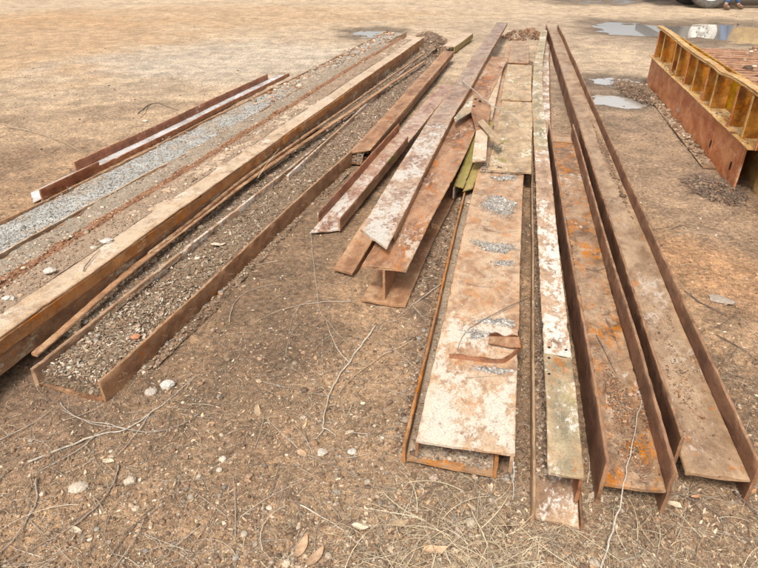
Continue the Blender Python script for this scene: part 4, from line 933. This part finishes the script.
clump('dark leaf heap between the rear beams', 424, 57, 12, 6, .10, ssz=-4.3, ns=500)
clump('pale and orange rubble at the tail of the gravel channel', 388, 38, 10, 4, .08, pal=PAL['orange'] + PAL['pale'], colr=(.4, .28, .19), ssz=-4.2, ns=300)

def box(name, mat, x0, x1, y0, y1, z0, z1, parent):
    V = [(x, y, z) for x in (x0, x1) for y in (y0, y1) for z in (z0, z1)]
    F = [[0, 1, 3, 2], [4, 6, 7, 5], [0, 4, 5, 1], [2, 3, 7, 6], [0, 2, 6, 4], [1, 5, 7, 3]]
    o = mk(name, V, F, mat, parent, False, attrs={'edge': np.zeros(8)})
    bv = o.modifiers.new('bevel', 'BEVEL'); bv.width = min(.015, .2 * min(x1 - x0, y1 - y0, z1 - z0)); bv.segments = 2
    return o
# ------------------------------------------------------------------ red and yellow steel box section, right
e0 = P(733, 191); e1 = P(646, 85); ea = math.atan2(e1[0] - e0[0], e1[1] - e0[1]); EL = math.dist(e0[:2], e1[:2])
E_ = empty('steel_form_section', (e0[0], e0[1], 0), -ea, label='ribbed steel box section with faded red base and rusty yellow upper frame', cat='steel structure')
E_['len'] = EL
le = (np.array([-3.0, EL + 1]), np.zeros(2), np.zeros(2))
def eb(name, mat, x0, x1, z0, z1, y0, y1, **k): return bar(name, M[mat], E_, le, (x0, x1, z0, z1), y0, y1, **k)
eb('side_panel', 'pinkpaint', 0, .012, .0, .335, 0, EL, warp=.004, ds=.04)
eb('ledge', 'yellow', -.035, .16, .336, .348, -.12, EL + .05, warp=.003)
eb('base_flange', 'webgrey', -.10, -.002, .010, .022, .45, EL - .1, warp=.004)
eb('back_panel', 'brightochre', .12, .130, .349, .64, -1.6, EL, warp=.003)
eb('top_rim', 'yellow', -.01, .05, .655, .668, -1.6, EL + .03, warp=.004, wave=lambda Y, X: .012 * np.sin(Y * 2.1 + 1) - .018 * np.exp(-((Y - .95) / .16) ** 2) * (X < .08))
eb('rim_lip', 'yellow', -.011, .0, .64, .6545, -1.6, EL + .03, warp=.004, wave=lambda Y, X: .012 * np.sin(Y * 2.1 + 1) - .018 * np.exp(-((Y - .95) / .16) ** 2))
eb('deck', 'deck', .131, 3.2, .57, .582, -1.6, EL - .95, warp=.004, rough=.004)
for i, yy in enumerate(np.arange(-1.5, EL - 1.05, .12)):
    eb('deck_rib', 'deck', .135, 3.1, .5825, .600, yy, yy + .05, rough=.004)
eb('end_plate', 'yellow', .16, .172, .0, .335, -.5, EL)
eb('end_plate', 'yellow', .13, .142, -.01, .33, -.45, .02)
def exy(u, v_, z):   # distance along the section of a mark on its near face
    q = P(u, v_, z); return (q[0] - e0[0]) * math.sin(ea) + (q[1] - e0[1]) * math.cos(ea)
ribpx = [(651, 57), (657.5, 62), (668, 72), (672.5, 76), (682, 84), (690, 91), (701.5, 101), (709, 108), (731, 126), (744, 138), (760, 151), (790, 178)]
for i, (u, v_) in enumerate(ribpx):
    yy = exy(u, v_, .349); yy = min(yy, EL - .02)
    box('rib', M['ochre'], .0005, .119, yy, yy + .010, .349, .6395, E_)  # dark rust colour also paints shade onto the ribs' near faces
    box('rib_edge', M['pinkpaint' if i % 2 == 0 else 'yellow'], -.006, .0, yy - .008, yy + .020, .349, .6395, E_)
for (u, v_) in ((711, 144), (731, 166)):
    q = P(u, v_, .2); 
    for it in range(6):
        al = exy(u, v_, .0)
    # height on the panel found from the plane x=0 of the section
    o_ = np.array((0, 0, CAM_H)); d_ = P(u, v_, 0) - o_; nn_ = np.array((math.cos(ea), -math.sin(ea), 0)); t_ = np.dot(e0 - o_, nn_) / np.dot(d_, nn_); h_ = o_ + d_ * t_
    x_, y_ = 0, (h_[0] - e0[0]) * math.sin(ea) + (h_[1] - e0[1]) * math.cos(ea)
    V = []; k = 16
    for sx_ in (-.0065, .006):
        for j in range(k): a = j / k * 6.283; V.append((sx_, y_ + .016 * math.cos(a), h_[2] + .034 * math.sin(a)))
    mk('slot_hole', V, [list(range(k)), list(range(2 * k - 1, k - 1, -1))] + [[j, k + j, k + (j + 1) % k, (j + 1) % k] for j in range(k)], M['black'], E_, False)
    eb('doubler_plate', 'pinkpaint', -.0055, -.001, max(.02, h_[2] - .10), h_[2] + .10, y_ - .05, y_ + .12, ragged=0)
So = Soup(); n = 420; yy = rng.uniform(.5, EL - .1, n); q = toW(E_, rng.uniform(-.095, -.01, n), yy, np.full(n, .024)); stones(So, q, np.exp(rng.normal(-4.8, .5, n)), PAL['brown'] + PAL['pale'], 0, .7)
straws(So, q[:120], rng.uniform(.03, .09, 120), rng.uniform(.003, .006, 120), STRAW)
n = 400; yy = rng.uniform(-1.2, EL - 1.0, n); q = toW(E_, .45 + rng.normal(0, .12, n) + .1 * yy, yy, np.full(n, .59)); stones(So, q, np.exp(rng.normal(-4.4, .5, n)), PAL['pale'] + PAL['brown'], 0, .6)
n = 260; yy = rng.uniform(-1.2, EL - .1, n); q = toW(E_, rng.uniform(-.03, .14, n), yy, np.full(n, .349)); stones(So, q, np.exp(rng.normal(-5, .4, n)), PAL['orange'] + PAL['pale'], 0, .6)
tag(So.build('rubble', M['stone']), 'crumbled dirt on the base flange, ledge and deck of the box section', 'rubble', kind='stuff')

# ------------------------------------------------------------------ truck and person at the top right
def lathe(name, prof, mat, parent, loc, k=40, ry=0, rz=0):
    V = []; F = []
    for i in range(k):
        a = i / k * 2 * math.pi
        for r, h in prof: V.append((r * math.cos(a), h, r * math.sin(a)))
    m = len(prof)
    F = [[i * m + j, ((i + 1) % k) * m + j, ((i + 1) % k) * m + j + 1, i * m + j + 1] for i in range(k) for j in range(m - 1)]
    o = mk(name, V, F, mat, parent, True, 40); o.location = loc; o.rotation_euler = (0, 0, rz); return o
t0 = P(709, 9); TRK = empty('truck', (t0[0], t0[1], 0), R(-8), label='yellow-sided work truck with a white-rimmed wheel at the top right edge', cat='truck')
def wheel(x, y, tyre, R_=.52, rz=0):
    wr = lathe('wheel', [(R_ * .60, -.02), (R_ * .66, -.12), (R_ * .82, -.145), (R_ * .94, -.13), (R_ * 1.0, -.10), (R_ * 1.0, .10), (R_ * .94, .13), (R_ * .82, .145), (R_ * .6, .12)], tyre, TRK, (x, y, R_), rz=rz)
    lathe('rim', [(0.001, .01), (R_ * .16, .0), (R_ * .18, -.06), (R_ * .30, -.055), (R_ * .5, -.02), (R_ * .58, -.06), (R_ * .655, -.115), (R_ * .66, -.11)], M['rim'] if tyre is M['tyredust'] else M['steeldark'], wr, (0, 0, 0))
    for j in range(8):
        a = j / 8 * 6.283; lathe('lug_nut', [(0.001, -.085), (.018, -.085), (.018, -.04)], M['steeldark'], wr, (R_ * .25 * math.cos(a), 0, R_ * .25 * math.sin(a)), 8)
    return wr
wheel(0, .15, M['tyredust']); wheel(-.22, 1.05, M['tyre'], .5); wheel(3.6, .15, M['tyredust'])
box('frame', M['steeldark'], -.9, 5.2, .45, .55, .62, .82, TRK)
box('side_skirt', M['truckyellow'], .62, 2.9, .05, .12, .36, .80, TRK)
box('bed', M['truckyellow'], -1.1, 3.2, .0, 2.3, 1.15, 1.9, TRK)
box('cab', M['truckyellow'], 3.35, 5.2, .05, 2.2, .95, 2.7, TRK)
box('bumper', M['steeldark'], -1.15, -1.02, .1, 2.2, .55, .75, TRK)
box('cab_window', M['glass'], 3.7, 4.8, .035, .048, 1.85, 2.45, TRK)
pq = P(730, 10)
def skin(name, joints, edges, mat, parent, sub=2):
    me = bpy.data.meshes.new(name); me.from_pydata([j[:3] for j in joints], edges, []); o = bpy.data.objects.new(name, me); COL.objects.link(o); o.parent = parent
    sk = o.modifiers.new('skin', 'SKIN'); sk.use_smooth_shade = True
    if not me.skin_vertices: me.skin_vertices.new()
    for i, j in enumerate(joints):
        sv_ = me.skin_vertices[0].data[i]; sv_.radius = (j[3], j[3] * (j[4] if len(j) > 4 else 1)); sv_.use_root = (i == 0)
    sb = o.modifiers.new('sub', 'SUBSURF'); sb.levels = sub; sb.render_levels = sub
    me.materials.append(mat); return o
PR = empty('person', (pq[0], pq[1], 0), R(90), label='person in blue jeans and brown boots striding beside the truck wheel', cat='person')
# faces -y in local space before rotation; legs apart along y
J = [(0, 0, .98, .13, .8), (0, 0, 1.2, .14, .75), (0, 0, 1.42, .14, .7), (0, 0, 1.52, .055), (0, -.02, 1.6, .075), (0, -.02, 1.72, .09),
     (.09, 0, .9, .09), (.10, -.12, .52, .062), (.10, -.22, .1, .045), (.10, -.36, .035, .035),
     (-.09, 0, .9, .09), (-.10, .04, .52, .062), (-.10, .2, .12, .045), (-.10, .08, .035, .035),
     (.19, 0, 1.42, .055), (.24, .04, 1.15, .042), (.25, -.1, .92, .03), (.25, -.15, .84, .028),
     (-.19, 0, 1.42, .055), (-.24, -.02, 1.15, .042), (-.25, -.2, .98, .03), (-.25, -.26, .92, .028)]
ED = [(0, 1), (1, 2), (2, 3), (3, 4), (4, 5), (0, 6), (6, 7), (7, 8), (8, 9), (0, 10), (10, 11), (11, 12), (12, 13), (2, 14), (14, 15), (15, 16), (16, 17), (2, 18), (18, 19), (19, 20), (20, 21)]
skin('body', J, ED, M['skin'], PR)
skin('jeans', [(0, 0, 1.0, .145, .85), (.09, 0, .88, .105), (.10, -.12, .52, .08), (.10, -.21, .13, .07), (-.09, 0, .88, .105), (-.10, .04, .52, .08), (-.10, .19, .15, .07)], [(0, 1), (1, 2), (2, 3), (0, 4), (4, 5), (5, 6)], M['denim'], PR)
skin('shirt', [(0, 0, 1.02, .15, .85), (0, 0, 1.2, .155, .8), (0, 0, 1.42, .15, .75), (.19, 0, 1.42, .07), (.24, .04, 1.15, .055), (-.19, 0, 1.42, .07), (-.24, -.02, 1.15, .055)], [(0, 1), (1, 2), (2, 3), (3, 4), (2, 5), (5, 6)], M['shirt'], PR)
skin('boot', [(.10, -.21, .15, .06), (.10, -.23, .06, .055), (.10, -.38, .045, .045)], [(0, 1), (1, 2)], M['boot'], PR)
skin('boot', [(-.10, .19, .17, .06), (-.10, .20, .07, .055), (-.10, .06, .04, .045)], [(0, 1), (1, 2)], M['boot'], PR)
skin('hair', [(0, .01, 1.76, .085), (0, .04, 1.68, .08)], [(0, 1)], M['hair'], PR)
for r_ in [o for o in COL.objects if 'len' in o.keys()]: del r_['len']
